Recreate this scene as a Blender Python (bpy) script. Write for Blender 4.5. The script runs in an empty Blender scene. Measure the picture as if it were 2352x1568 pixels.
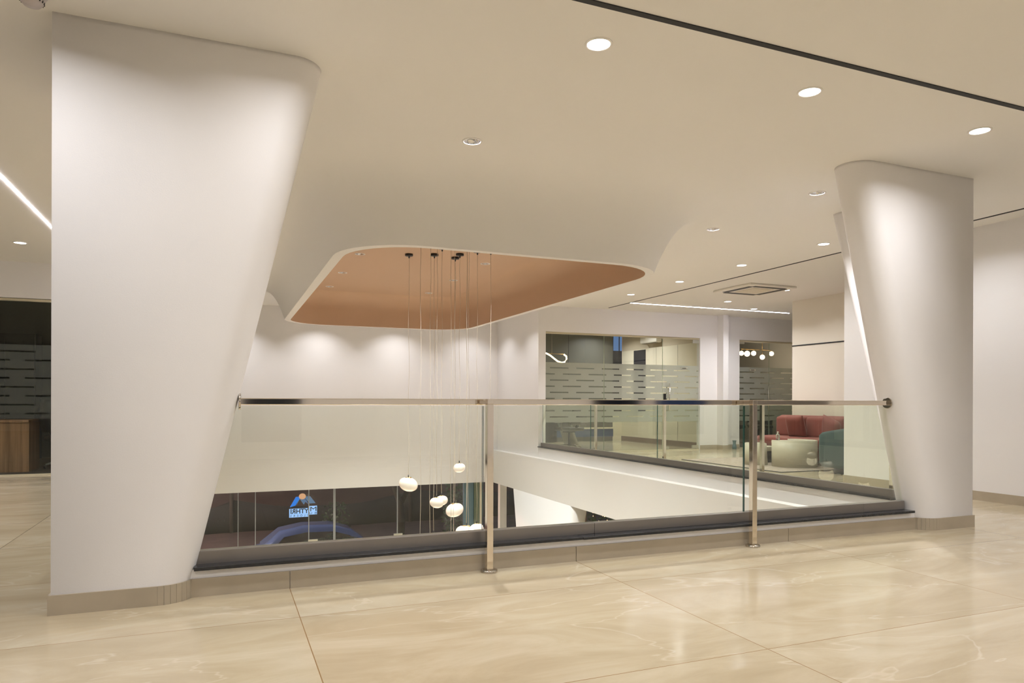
import bpy, bmesh, math, random
from math import sin, cos, pi, radians
from mathutils import Vector, Matrix

S = bpy.context.scene
C = S.collection
random.seed(7)

# ------------------------------------------------------------------ camera
EYE = 1.07
F_PX = 1614.3
yaw, pitch, roll = radians(22.324), radians(-0.031), radians(0.171)
d = Vector((sin(yaw) * cos(pitch), cos(yaw) * cos(pitch), sin(pitch)))
r0 = Vector((cos(yaw), -sin(yaw), 0)); u0 = r0.cross(d)
r = r0 * cos(roll) + u0 * sin(roll); u = -r0 * sin(roll) + u0 * cos(roll)
cd = bpy.data.cameras.new('camera'); cam = bpy.data.objects.new('camera', cd); C.objects.link(cam)
M = Matrix((r, u, -d)).transposed().to_4x4(); M.translation = (0, 0, EYE)
cam.matrix_world = M
cd.sensor_width = 36; cd.lens = 36 * F_PX / 2352; cd.shift_y = (921.3 - 784) / 2352
cd.clip_start = .05; cd.clip_end = 300
S.camera = cam
S.view_settings.view_transform = 'Standard'; S.view_settings.look = 'None'
S.view_settings.gamma = 1; S.view_settings.use_curve_mapping = False
S.view_settings.exposure = 0.0

# ------------------------------------------------------------------ world: dusk
w = bpy.data.worlds.new('dusk'); S.world = w; w.use_nodes = True
nt = w.node_tree; nt.nodes.clear()
out = nt.nodes.new('ShaderNodeOutputWorld'); bg = nt.nodes.new('ShaderNodeBackground')
tc = nt.nodes.new('ShaderNodeTexCoord'); sp = nt.nodes.new('ShaderNodeSeparateXYZ'); cr = nt.nodes.new('ShaderNodeValToRGB')
nt.links.new(tc.outputs['Generated'], sp.inputs[0]); nt.links.new(sp.outputs['Z'], cr.inputs[0])
cr.color_ramp.elements[0].position = 0; cr.color_ramp.elements[0].color = (.13, .24, .50, 1)
cr.color_ramp.elements[1].position = .6; cr.color_ramp.elements[1].color = (.03, .08, .22, 1)
nt.links.new(cr.outputs[0], bg.inputs[0]); bg.inputs[1].default_value = 1.0
nt.links.new(bg.outputs[0], out.inputs[0])

# light levels (watts)
W_WIDE = 14.0       # flush downlights
W_SPOT = 24.0       # narrow spots round the void
W_LOUNGE = 25.0
W_REAR_FILL = 28.0
LAMP_COL = (.98, .975, 1.0)

# ------------------------------------------------------------------ materials
def new_mat(n):
    m = bpy.data.materials.new(n); m.use_nodes = True; t = m.node_tree
    return m, t, t.nodes['Principled BSDF']

def pmat(n, col, rough=.6, metal=0, spec=.5, bump=0, scale=60, vary=0, vscale=4, **k):
    m, t, b = new_mat(n)
    b.inputs['Base Color'].default_value = (*col, 1); b.inputs['Roughness'].default_value = rough
    b.inputs['Metallic'].default_value = metal; b.inputs['Specular IOR Level'].default_value = spec
    g = t.nodes.new('ShaderNodeNewGeometry')
    if vary:
        no = t.nodes.new('ShaderNodeTexNoise'); no.inputs['Scale'].default_value = vscale; no.inputs['Detail'].default_value = 4
        t.links.new(g.outputs['Position'], no.inputs['Vector'])
        mx = t.nodes.new('ShaderNodeMix'); mx.data_type = 'RGBA'
        mx.inputs['A'].default_value = (*[c * (1 - vary) for c in col], 1); mx.inputs['B'].default_value = (*[min(1, c * (1 + vary)) for c in col], 1)
        t.links.new(no.outputs['Fac'], mx.inputs['Factor']); t.links.new(mx.outputs['Result'], b.inputs['Base Color'])
    if bump:
        no = t.nodes.new('ShaderNodeTexNoise'); no.inputs['Scale'].default_value = scale; no.inputs['Detail'].default_value = 3
        t.links.new(g.outputs['Position'], no.inputs['Vector'])
        bp = t.nodes.new('ShaderNodeBump'); bp.inputs['Strength'].default_value = bump; bp.inputs['Distance'].default_value = .01
        t.links.new(no.outputs['Fac'], bp.inputs['Height']); t.links.new(bp.outputs[0], b.inputs['Normal'])
    for kk, v in k.items(): b.inputs[kk].default_value = v
    return m

def emat(n, col, s):
    m, t, b = new_mat(n)
    b.inputs['Base Color'].default_value = (*[min(1, c) for c in col], 1)
    b.inputs['Emission Color'].default_value = (*col, 1); b.inputs['Emission Strength'].default_value = s
    return m

def gmat(n, tint, refl=1.6, rough=0.0):
    """architectural pane: tinted see-through with a fresnel sheen"""
    m, t, b = new_mat(n); t.nodes.remove(b)
    o = t.nodes['Material Output']; tr = t.nodes.new('ShaderNodeBsdfTransparent'); gl = t.nodes.new('ShaderNodeBsdfGlossy')
    tr.inputs[0].default_value = (*tint, 1); gl.inputs['Roughness'].default_value = rough
    gl.inputs['Color'].default_value = (.9, .95, .9, 1)
    fr = t.nodes.new('ShaderNodeFresnel'); fr.inputs[0].default_value = 1.5
    g = t.nodes.new('ShaderNodeNewGeometry'); mm = t.nodes.new('ShaderNodeMath'); mm.operation = 'SUBTRACT'; mm.inputs[0].default_value = 1
    t.links.new(g.outputs['Backfacing'], mm.inputs[1])
    m2 = t.nodes.new('ShaderNodeMath'); m2.operation = 'MULTIPLY'; t.links.new(fr.outputs[0], m2.inputs[0]); t.links.new(mm.outputs[0], m2.inputs[1])
    m3 = t.nodes.new('ShaderNodeMath'); m3.operation = 'MULTIPLY'; m3.inputs[1].default_value = refl; t.links.new(m2.outputs[0], m3.inputs[0])
    mx = t.nodes.new('ShaderNodeMixShader'); t.links.new(m3.outputs[0], mx.inputs[0]); t.links.new(tr.outputs[0], mx.inputs[1]); t.links.new(gl.outputs[0], mx.inputs[2])
    t.links.new(mx.outputs[0], o.inputs[0]); return m

def floor_mat():
    m, t, b = new_mat('polished_marble_tiles')
    N = t.nodes.new; L = t.links.new
    g = N('ShaderNodeNewGeometry'); s = N('ShaderNodeSeparateXYZ'); L(g.outputs['Position'], s.inputs[0])
    def joint(src, off, pitch, wid):
        a = N('ShaderNodeMath'); a.operation = 'SUBTRACT'; L(src, a.inputs[0]); a.inputs[1].default_value = off
        p = N('ShaderNodeMath'); p.operation = 'PINGPONG'; L(a.outputs[0], p.inputs[0]); p.inputs[1].default_value = pitch / 2
        c = N('ShaderNodeMath'); c.operation = 'LESS_THAN'; L(p.outputs[0], c.inputs[0]); c.inputs[1].default_value = wid / 2
        return c.outputs[0]
    j1 = joint(s.outputs['X'], .352, 1.83, .0045); j2 = joint(s.outputs['Y'], 2.391, 1.214, .0045)
    mx = N('ShaderNodeMath'); mx.operation = 'MAXIMUM'; L(j1, mx.inputs[0]); L(j2, mx.inputs[1])
    # per tile offset for the veins
    def tid(src, off, pitch):
        a = N('ShaderNodeMath'); a.operation = 'SUBTRACT'; L(src, a.inputs[0]); a.inputs[1].default_value = off
        q = N('ShaderNodeMath'); q.operation = 'DIVIDE'; L(a.outputs[0], q.inputs[0]); q.inputs[1].default_value = pitch
        f = N('ShaderNodeMath'); f.operation = 'FLOOR'; L(q.outputs[0], f.inputs[0]); return f.outputs[0]
    cx = N('ShaderNodeCombineXYZ'); L(tid(s.outputs['X'], .352, 1.83), cx.inputs[0]); L(tid(s.outputs['Y'], 2.391, 1.214), cx.inputs[1])
    wn = N('ShaderNodeTexWhiteNoise'); L(cx.outputs[0], wn.inputs['Vector'])
    sc = N('ShaderNodeVectorMath'); sc.operation = 'SCALE'; L(wn.outputs['Color'], sc.inputs[0]); sc.inputs['Scale'].default_value = 20
    mp = N('ShaderNodeMapping'); L(g.outputs['Position'], mp.inputs[0]); mp.inputs['Rotation'].default_value = (0, 0, .55); mp.inputs['Scale'].default_value = (.55, 1.5, 1)
    ad = N('ShaderNodeVectorMath'); ad.operation = 'ADD'; L(mp.outputs[0], ad.inputs[0]); L(sc.outputs[0], ad.inputs[1])
    n1 = N('ShaderNodeTexNoise'); n1.inputs['Scale'].default_value = 1.6; n1.inputs['Detail'].default_value = 7; n1.inputs['Roughness'].default_value = .62; n1.inputs['Distortion'].default_value = 1.2
    L(ad.outputs[0], n1.inputs['Vector'])
    r1 = N('ShaderNodeValToRGB'); L(n1.outputs['Fac'], r1.inputs[0])
    e = r1.color_ramp.elements; e[0].position = .3; e[0].color = (.465, .382, .254, 1); e[1].position = .72; e[1].color = (.62, .55, .415, 1)
    k = e.new(.5); k.color = (.538, .453, .315, 1)
    # thin pale veins
    n2 = N('ShaderNodeTexNoise'); n2.inputs['Scale'].default_value = .9; n2.inputs['Detail'].default_value = 5; n2.inputs['Distortion'].default_value = .8
    L(ad.outputs[0], n2.inputs['Vector'])
    a = N('ShaderNodeMath'); a.operation = 'SUBTRACT'; L(n2.outputs['Fac'], a.inputs[0]); a.inputs[1].default_value = .5
    ab = N('ShaderNodeMath'); ab.operation = 'ABSOLUTE'; L(a.outputs[0], ab.inputs[0])
    rv = N('ShaderNodeMapRange'); L(ab.outputs[0], rv.inputs[0]); rv.inputs[1].default_value = 0; rv.inputs[2].default_value = .006; rv.inputs[3].default_value = .3; rv.inputs[4].default_value = 0
    v = N('ShaderNodeMix'); v.data_type = 'RGBA'; L(rv.outputs[0], v.inputs['Factor']); L(r1.outputs[0], v.inputs['A']); v.inputs['B'].default_value = (.78, .7, .58, 1)
    f = N('ShaderNodeMix'); f.data_type = 'RGBA'; L(mx.outputs[0], f.inputs['Factor']); L(v.outputs['Result'], f.inputs['A']); f.inputs['B'].default_value = (.30, .19, .09, 1)
    L(f.outputs['Result'], b.inputs['Base Color'])
    rr = N('ShaderNodeMapRange'); L(n1.outputs['Fac'], rr.inputs[0]); rr.inputs[3].default_value = .10; rr.inputs[4].default_value = .17
    L(rr.outputs[0], b.inputs['Roughness']); b.inputs['Specular IOR Level'].default_value = .45
    # faint waviness of the polish
    n3 = N('ShaderNodeTexNoise'); n3.inputs['Scale'].default_value = 2.2; n3.inputs['Detail'].default_value = 2; L(g.outputs['Position'], n3.inputs['Vector'])
    bp = N('ShaderNodeBump'); bp.inputs['Strength'].default_value = .05; bp.inputs['Distance'].default_value = .02; L(n3.outputs['Fac'], bp.inputs['Height']); L(bp.outputs[0], b.inputs['Normal'])
    return m

def film_mat(name='frosted_film', amt=.62, k=1.0):
    """frosted film with staggered clear dashes"""
    m, t, b = new_mat(name); t.nodes.remove(b); o = t.nodes['Material Output']
    N = t.nodes.new; L = t.links.new
    g = N('ShaderNodeNewGeometry'); s = N('ShaderNodeSeparateXYZ'); L(g.outputs['Position'], s.inputs[0])
    def mt(op, a, b2=None):
        n = N('ShaderNodeMath'); n.operation = op
        for i, q in enumerate((a, b2)):
            if q is None: continue
            if isinstance(q, (int, float)): n.inputs[i].default_value = q
            else: L(q, n.inputs[i])
        return n.outputs[0]
    rz = mt('DIVIDE', mt('SUBTRACT', s.outputs['Z'], .684), .125)     # rows every 125 mm
    row = mt('FLOOR', rz); fr = mt('SUBTRACT', rz, row)
    inrow = mt('LESS_THAN', mt('ABSOLUTE', mt('SUBTRACT', fr, .5)), .10)
    odd = mt('MODULO', mt('ADD', row, 20), 2)
    xs = mt('DIVIDE', mt('ADD', mt('SUBTRACT', s.outputs['X'], 6.126), mt('MULTIPLY', odd, .31)), .60)
    fx = mt('SUBTRACT', xs, mt('FLOOR', xs))
    cut = mt('MULTIPLY', inrow, mt('LESS_THAN', fx, .70))
    tr = N('ShaderNodeBsdfTransparent'); tr.inputs[0].default_value = (.97, .98, .96, 1)
    df = N('ShaderNodeBsdfDiffuse'); df.inputs[0].default_value = (.62, .63, .58, 1)
    tl = N('ShaderNodeBsdfTranslucent'); tl.inputs[0].default_value = (.62, .63, .56, 1)
    ms = N('ShaderNodeMixShader'); ms.inputs[0].default_value = .6; L(df.outputs[0], ms.inputs[1]); L(tl.outputs[0], ms.inputs[2])
    fac = mt('MULTIPLY', mt('SUBTRACT', 1.0, cut), amt)
    mx = N('ShaderNodeMixShader'); L(fac, mx.inputs[0]); L(tr.outputs[0], mx.inputs[1]); L(ms.outputs[0], mx.inputs[2])
    L(mx.outputs[0], o.inputs[0]); return m

def rug_mat():
    m, t, b = new_mat('patterned_rug'); N = t.nodes.new; L = t.links.new
    g = N('ShaderNodeNewGeometry')
    n = N('ShaderNodeTexNoise'); n.inputs['Scale'].default_value = 2.2; n.inputs['Distortion'].default_value = 2.0; L(g.outputs['Position'], n.inputs['Vector'])
    m1 = N('ShaderNodeMath'); m1.operation = 'MULTIPLY'; L(n.outputs['Fac'], m1.inputs[0]); m1.inputs[1].default_value = 9
    m2 = N('ShaderNodeMath'); m2.operation = 'FRACT'; L(m1.outputs[0], m2.inputs[0])
    r1 = N('ShaderNodeValToRGB'); L(m2.outputs[0], r1.inputs[0]); e = r1.color_ramp.elements
    e[0].position = .0; e[0].color = (.05, .045, .045, 1); e[1].position = .12; e[1].color = (.40, .33, .27, 1)
    L(r1.outputs[0], b.inputs['Base Color']); b.inputs['Roughness'].default_value = .95; return m

def wood_mat(n, c1, c2, sc=(14, 14, .6)):
    m, t, b = new_mat(n); N = t.nodes.new; L = t.links.new
    g = N('ShaderNodeNewGeometry'); mp = N('ShaderNodeMapping'); L(g.outputs['Position'], mp.inputs[0]); mp.inputs['Scale'].default_value = sc
    no = N('ShaderNodeTexNoise'); no.inputs['Scale'].default_value = 1.5; no.inputs['Detail'].default_value = 6; L(mp.outputs[0], no.inputs['Vector'])
    r1 = N('ShaderNodeValToRGB'); L(no.outputs['Fac'], r1.inputs[0]); e = r1.color_ramp.elements
    e[0].position = .35; e[0].color = (*c1, 1); e[1].position = .65; e[1].color = (*c2, 1)
    L(r1.outputs[0], b.inputs['Base Color']); b.inputs['Roughness'].default_value = .45; return m

WALL = pmat('white_wall_paint', (.83, .81, .80), .55, spec=.3, bump=.03, scale=250)
COLM = pmat('column_plaster_paint', (.84, .82, .815), .5, spec=.3, bump=.04, scale=180)
CEIL = pmat('white_ceiling_paint', (.84, .815, .775), .65, spec=.2, bump=.02, scale=200)
CEILNEAR = CEIL
TAN = pmat('tan_recess_paint', (.60, .42, .29), .6, spec=.2)
BLACK = pmat('black_slot', (.012, .012, .014), .6)
FLOOR = floor_mat()
SKIRT = pmat('grey_beige_skirting_tile', (.42, .36, .27), .28, vary=.16, vscale=5)
GRAN = pmat('black_granite', (.018, .02, .024), .22, vary=.5, vscale=40)
CHAN = pmat('bronze_grey_channel', (.25, .23, .215), .35, metal=.6)
STEEL = pmat('brushed_stainless', (.80, .73, .64), .07, metal=1)
STEEL2 = pmat('polished_flange_steel', (.58, .54, .49), .1, metal=1)
GLASS = gmat('balustrade_glass', (.955, .972, .935))
OGLASS = gmat('office_glass', (.965, .972, .945))
DGLASS = gmat('facade_glass', (.84, .88, .92), .9)
DARKGLASS = gmat('tinted_glass', (.35, .36, .40), .9)
EDGE = pmat('green_glass_edge', (.03, .10, .085), .15)
FILM = film_mat()
FILM2 = film_mat('thin_frosted_film', .08)
FRAME = pmat('cream_metal_frame', (.60, .54, .38), .4)
LENS = emat('lit_lens', (1.0, .98, .96), 14)
REFL = pmat('chrome_reflector', (.8, .8, .82), .12, metal=1)
TRIMW = pmat('white_fitting', (.85, .82, .78), .4)
LED = emat('led_line', (.93, .90, 1.0), 45)
WARM = emat('warm_led', (1.0, .78, .42), 7)
GLOBE = emat('warm_globe_glass', (1.0, .80, .55), 4)
def shade_mat():
    m, t, b = new_mat('opal_glass_shade')
    b.inputs['Base Color'].default_value = (.50, .42, .36, 1); b.inputs['Roughness'].default_value = .12
    lw = t.nodes.new('ShaderNodeLayerWeight'); lw.inputs[0].default_value = .35
    r1 = t.nodes.new('ShaderNodeValToRGB'); t.links.new(lw.outputs['Facing'], r1.inputs[0])
    e = r1.color_ramp.elements; e[0].position = .1; e[0].color = (1.0, .90, .76, 1); e[1].position = .9; e[1].color = (.80, .52, .36, 1)
    t.links.new(r1.outputs[0], b.inputs['Emission Color']); b.inputs['Emission Strength'].default_value = .50
    return m
SHADE = shade_mat()
GOLD = pmat('brass', (.75, .52, .22), .2, metal=1)
CORD = pmat('pale_cord', (.55, .48, .38), .5)
DARK = pmat('black_plastic', (.012, .012, .013), .4)
SOFA = pmat('rust_red_velvet', (.235, .048, .036), .8, bump=.1, scale=300, **{'Sheen Weight': .15})
TEAL = pmat('teal_velvet', (.020, .058, .055), .8, bump=.1, scale=300, **{'Sheen Weight': .1})
CREAM = pmat('cream_lacquer', (.60, .56, .43), .35)
VASE = pmat('teal_glazed_ceramic', (.10, .18, .19), .3)
RUG = rug_mat()
RUGEDGE = pmat('dark_rug_edge', (.03, .03, .03), .9)
OAK = wood_mat('walnut_veneer', (.16, .085, .04), (.30, .17, .09))
PANEL = pmat('dark_grey_panelling', (.12, .12, .10), .45)
PANEL2 = pmat('charcoal_panelling', (.07, .075, .07), .45)
GREENW = pmat('dark_green_wall', (.045, .055, .050), .5)
CREAMW = pmat('cream_panelling', (.80, .74, .58), .4)
BROWNSK = pmat('brown_skirting', (.20, .13, .085), .4)
BLUE_REFL = pmat('painted_blue_reflection', (.06, .10, .20), .4)  # blue reflection on the office skirting, painted as its colour
FABG = pmat('grey_plastic_wrapped_upholstery', (.13, .13, .12), .3)
CHROME = pmat('chrome', (.75, .75, .72), .1, metal=1)
ACW = pmat('ivory_plastic', (.84, .80, .72), .4)
DIRT = pmat('bare_earth', (.085, .052, .043), .95, vary=.5, vscale=2.5, bump=.5, scale=5)
BRICKW = pmat('weathered_boundary_wall', (.085, .052, .048), .9, vary=.4, vscale=9, bump=.4, scale=20)
NET = pmat('dark_shade_net', (.03, .033, .032), .9, vary=.3, vscale=3)
CARP = pmat('blue_car_paint', (.20, .29, .50), .18, metal=.3)
CARG = pmat('dark_car_glass', (.01, .012, .02), .08)
LEAF = pmat('dark_green_leaves', (.03, .07, .022), .6, vary=.5, vscale=12)
BARK = pmat('dark_bark', (.05, .04, .03), .9)
SAGE = pmat('sage_blind', (.16, .20, .14), .7)
BLUEG = pmat('blue_grey_blind', (.10, .19, .24), .6)
BROWNP = pmat('brown_clay_pillar', (.10, .045, .025), .85, vary=.4, vscale=10)
PATCH = pmat('satin_patch_fitting', (.62, .60, .50), .35, metal=.6)

# ------------------------------------------------------------------ mesh helpers
class MB:
    def __init__(s): s.b = bmesh.new(); s.sm = []
    def box(s, x0, x1, y0, y1, z0, z1, mi=0):
        v = [s.b.verts.new((x, y, z)) for z in (z0, z1) for y in (y0, y1) for x in (x0, x1)]
        for f in ((0, 2, 3, 1), (4, 5, 7, 6), (0, 1, 5, 4), (2, 6, 7, 3), (0, 4, 6, 2), (1, 3, 7, 5)):
            q = s.b.faces.new([v[i] for i in f]); q.material_index = mi
        return s
    def bar(s, a, b, w, h=None, mi=0):
        h = h or w; a = Vector(a); b = Vector(b); dd = (b - a).normalized()
        up = Vector((0, 0, 1)) if abs(dd.z) < .99 else Vector((0, 1, 0))
        x = dd.cross(up).normalized(); z = x.cross(dd)
        v = [s.b.verts.new(p + x * i * w / 2 + z * j * h / 2) for p in (a, b) for i, j in ((-1, -1), (1, -1), (1, 1), (-1, 1))]
        for f in ((0, 1, 2, 3), (7, 6, 5, 4), (0, 4, 5, 1), (1, 5, 6, 2), (2, 6, 7, 3), (3, 7, 4, 0)):
            q = s.b.faces.new([v[i] for i in f]); q.material_index = mi
        return s
    def tube(s, pts, rad, n=10, mi=0, caps=True):
        pts = [Vector(p) for p in pts]; rings = []
        for i, p in enumerate(pts):
            dd = (pts[min(i + 1, len(pts) - 1)] - pts[max(i - 1, 0)]).normalized()
            up = Vector((0, 0, 1)) if abs(dd.z) < .95 else Vector((1, 0, 0))
            x = dd.cross(up).normalized(); z = x.cross(dd); rr = rad[i] if isinstance(rad, (list, tuple)) else rad
            rings.append([s.b.verts.new(p + (x * cos(2 * pi * k / n) + z * sin(2 * pi * k / n)) * rr) for k in range(n)])
        s.skin(rings, mi, caps); return s
    def skin(s, rings, mi=0, caps=True, closed=True):
        n = len(rings[0])
        for a, b in zip(rings, rings[1:]):
            for k in range(n if closed else n - 1):
                q = s.b.faces.new((a[k], a[(k + 1) % n], b[(k + 1) % n], b[k])); q.material_index = mi; q.smooth = True
        if caps:
            for rr in (rings[0][::-1], rings[-1]):
                q = s.b.faces.new(rr); q.material_index = mi
        return s
    def loft(s, loops, mi=0, caps=True, closed=True):
        return s.skin([[s.b.verts.new(p) for p in l] for l in loops], mi, caps, closed)
    def lathe(s, prof, c=(0, 0, 0), n=28, mi=0, caps=True, squash=None):
        rings = []
        for (rr, z) in prof:
            ring = []
            for k in range(n):
                a = 2 * pi * k / n; x, y, zz = rr * cos(a), rr * sin(a), z
                if squash: x, y, zz = squash(x, y, zz)
                ring.append(s.b.verts.new((c[0] + x, c[1] + y, c[2] + zz)))
            rings.append(ring)
        return s.skin(rings, mi, caps)
    def prism(s, poly, z0, z1, mi=0):
        a = [s.b.verts.new((x, y, z0)) for x, y in poly]; b = [s.b.verts.new((x, y, z1)) for x, y in poly]; n = len(poly)
        for k in range(n):
            q = s.b.faces.new((a[k], a[(k + 1) % n], b[(k + 1) % n], b[k])); q.material_index = mi
        s.b.faces.new(a[::-1]).material_index = mi; s.b.faces.new(b).material_index = mi
        return s
    def poly(s, pts, mi=0):
        s.b.faces.new([s.b.verts.new(p) for p in pts]).material_index = mi; return s
    def rbox(s, x0, x1, y0, y1, z0, z1, rad, mi=0, seg=3):
        """box with rounded edges"""
        t = bmesh.new(); v = bmesh.ops.create_cube(t, size=1)['verts']
        for q in v: q.co = Vector(((x0 + x1) / 2 + q.co.x * (x1 - x0), (y0 + y1) / 2 + q.co.y * (y1 - y0), (z0 + z1) / 2 + q.co.z * (z1 - z0)))
        bmesh.ops.bevel(t, geom=list(t.edges) + list(t.verts), offset=rad, segments=seg, affect='EDGES', profile=.5)
        mp = {q: s.b.verts.new(q.co) for q in t.verts}
        for f in t.faces:
            nf = s.b.faces.new([mp[q] for q in f.verts]); nf.material_index = mi; nf.smooth = True
        t.free(); return s
    def build(s, name, mats, parent=None, bevel=0, loc=None, smooth=None):
        bmesh.ops.recalc_face_normals(s.b, faces=list(s.b.faces))
        me = bpy.data.meshes.new(name); 
        if loc is not None: bmesh.ops.translate(s.b, verts=list(s.b.verts), vec=-Vector(loc))
        s.b.to_mesh(me); s.b.free()
        for q in (mats if isinstance(mats, (list, tuple)) else [mats]): me.materials.append(q)
        o = bpy.data.objects.new(name, me); C.objects.link(o)
        if loc is not None: o.location = loc
        if parent: o.parent = parent
        if bevel:
            mo = o.modifiers.new('bevel', 'BEVEL'); mo.width = bevel; mo.segments = 2; mo.limit_method = 'ANGLE'; mo.angle_limit = radians(50)
        return o

def tag(o, label, cat, group=None, kind=None):
    o['label'] = label; o['category'] = cat
    if group: o['group'] = group
    if kind: o['kind'] = kind
    return o
def struct(o, label, cat): return tag(o, label, cat, kind='structure')
def empty(name, loc, label, cat, group=None, rz=0):
    o = bpy.data.objects.new(name, None); C.objects.link(o); o.location = loc; o.rotation_euler = (0, 0, rz)
    o.empty_display_size = .05
    return tag(o, label, cat, group)
def copy_tree(o, parent=None):
    c = o.copy(); C.objects.link(c)
    if parent: c.parent = parent
    for ch in list(o.children): copy_tree(ch, c)
    return c

# ================================================================== SETTING
H = 2.993
X1 = 5.82           # right side of the void
YF = 15.05          # far wall of the void
YC = 4.177          # front of the near kerb
G1 = 12.85          # glass front of the far offices
# floor with the void left open
f = MB()
f.box(-7, 13.5, -5, 4.3, -.3, 0)
f.box(-7, -.80, 4.3, 15.05, -.3, 0)
f.box(5.85, 13.5, 4.3, 17, -.3, 0)
struct(f.build('floor', FLOOR), 'polished cream marble tile floor of the upper storey', 'floor')
# fascia / beams round the void
struct(MB().box(-.5, 5.6, 4.32, 4.46, -.8, .147).build('trim_1', WALL), 'white slab edge below the near kerb', 'slab edge')
b = MB(); b.box(X1, X1 + .14, 4.46, 12.78, -.05, .147)
struct(b.build('trim_2', WALL), 'white upper fascia under the right balustrade', 'slab edge')
b = MB(); b.box(5.67, X1 + .3, 4.46, YF, -.78, -.05)
struct(b.build('trim_3', WALL), 'deep white beam with a bright ledge on the right side of the void', 'beam')
struct(MB().box(-.86, -.66, 4.46, YF, -.8, .147).build('trim_4', WALL), 'white slab edge on the left side of the void', 'slab edge')
# far wall, right return wall
b = MB(); b.box(-.86, X1 + .02, YF, YF + .2, -.78, H)
struct(b.build('wall_far', WALL), 'tall white far wall of the void washed by spotlights', 'wall')
b = MB(); b.box(X1, X1 + .16, 12.79, YF, -.05, H)
struct(b.build('wall_void_right', WALL), 'white return wall between the void and the glass office', 'wall')
# lounge back wall (above and beside the glass fronts)
struct(MB().box(X1 + .16, 13.5, G1, G1 + .12, 2.476, H).build('wall_back', WALL), 'white wall above the glass office fronts', 'wall')
struct(MB().box(9.79, 10.88, G1, G1 + .12, 0, 2.476).build('wall_back_middle', WALL), 'white wall between the glass office fronts', 'wall')
b = MB(); b.box(10.253, 10.395, 12.64, G1, 0, H)
struct(b.build('wall_pier', WALL), 'narrow white pier between the two glass fronts', 'pier')
# lounge side wall with dark groove, nearer block wall
b = MB(); b.box(10.1, 10.22, 7.0, 10.44, 0, H)
struct(b.build('wall_lounge', pmat('warm_cream_wall', (.80, .74, .64), .5)), 'cream wall behind the red sofa', 'wall')
struct(MB().box(10.092, 10.1, 7.1, 10.44, 2.126, 2.148).build('trim_5', BLACK), 'thin black groove across the cream lounge wall', 'groove')
b = MB(); b.box(7.65, 10.22, 1.2, 6.983, 0, H)
struct(b.build('wall_right', WALL), 'white wall on the right behind the leaning column', 'wall')
struct(MB().box(7.638, 7.65, 1.2, 6.983, 0, .1).box(7.65, 10.2, 6.983, 6.995, 0, .1).build('baseboard_right', SKIRT), 'grey beige tile skirting of the right wall', 'skirting')
b = MB(); b.box(9.79, 10.241, G1 - .012, G1, 0, .1); b.box(10.241, 10.253, 12.628, G1, 0, .1); b.box(10.253, 10.407, 12.628, 12.64, 0, .1); b.box(10.395, 10.407, 12.64, G1, 0, .1); b.box(10.407, 10.88, G1 - .012, G1, 0, .1)
struct(b.build('baseboard_back', SKIRT), 'beige tile skirting round the pier', 'skirting')
# left office wall
b = MB(); b.box(-7, -.86, 11.7, 11.82, 2.49, H)
struct(MB().box(-1.6, -.86, 11.7, 11.82, 0, 2.49).build('wall_left_middle', WALL), 'white wall right of the dark office glass', 'wall')
struct(b.build('wall_left', WALL), 'white wall above the dark office glass on the left', 'wall')
struct(MB().box(-7.1, -7, -5, 15, 0, H).build('wall_left_end', WALL), 'white end wall far to the left', 'wall')
# wall behind the camera with windows
b = MB()
cols = [(-7, .3), (1.35, 7.4), (8.7, 9.0), (10.5, 13.5)]
for a0, a1 in cols: b.box(a0, a1, -5.15, -5, 0, H)
for a0, a1 in ((.3, 1.35), (7.4, 8.7), (9.0, 10.5)): b.box(a0, a1, -5.15, -5, 2.6, H).box(a0, a1, -5.15, -5, 0, .3)
struct(b.build('wall_behind', WALL), 'white wall behind the viewer with three window openings', 'wall')
struct(MB().box(13.5, 13.6, -5, 17, 0, H).build('wall_right_end', WALL), 'white end wall far to the right', 'wall')
for i, (a0, a1) in enumerate(((.3, 1.35), (7.4, 8.7), (9.0, 10.5))):
    o = MB().box(a0, a1, -5.12, -5.1, .3, 2.6).build('window_%d' % (i + 1), DGLASS if i < 2 else DARKGLASS); struct(o, 'dark window pane behind the viewer', 'window')
o = MB().box(-6, 11.2, -9, -8.6, -1, 6).build('unseen_dark_block', pmat('dark_block', (.02, .022, .018), .9)); tag(o, 'unseen dark block added outside the windows behind the viewer to darken their reflection', 'building')  # unseen block, added to keep the windows dark in the rail reflection
# ---- ceiling with dropped collar round the oval-cornered recess
def rrect(x0, x1, y0, y1, rad, z, K=10, E=8):
    pts = []
    cs = ((x1 - rad, y0 + rad, -90), (x1 - rad, y1 - rad, 0), (x0 + rad, y1 - rad, 90), (x0 + rad, y0 + rad, 180))
    for ci, (cx, cy, a0) in enumerate(cs):
        for k in range(K + 1):
            a = radians(a0 + 90 * k / K); pts.append(Vector((cx + rad * cos(a), cy + rad * sin(a), z)))
        nx = cs[(ci + 1) % 4]; a = radians(nx[2]); q = Vector((nx[0] + rad * cos(a), nx[1] + rad * sin(a), z)); p = pts[-1]
        for e in range(1, E): pts.append(p.lerp(q, e / E))
    return pts
ZR = 2.42
RIM = (.94, 4.32, 5.97, 12.98, .72); INN = (1.035, 4.235, 6.05, 12.90, .66)
OUT = (.38, 4.78, 5.04, 14.0, 1.1)
def lerp5(a, b, t): return [p + (q - p) * t for p, q in zip(a, b)]
c = MB(); loops = []
loops.append(rrect(*INN, ZR)); loops.append(rrect(*RIM, ZR))
NS = 22
for i in range(1, NS + 1):
    t = i / NS
    zz = ZR + (H - ZR) * (1 - (1 - t) ** 3.5)
    loops.append(rrect(*lerp5(RIM, OUT, t), zz))
c.loft(loops[:2], 0, False)
for f_ in c.b.faces: f_.smooth = False
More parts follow.
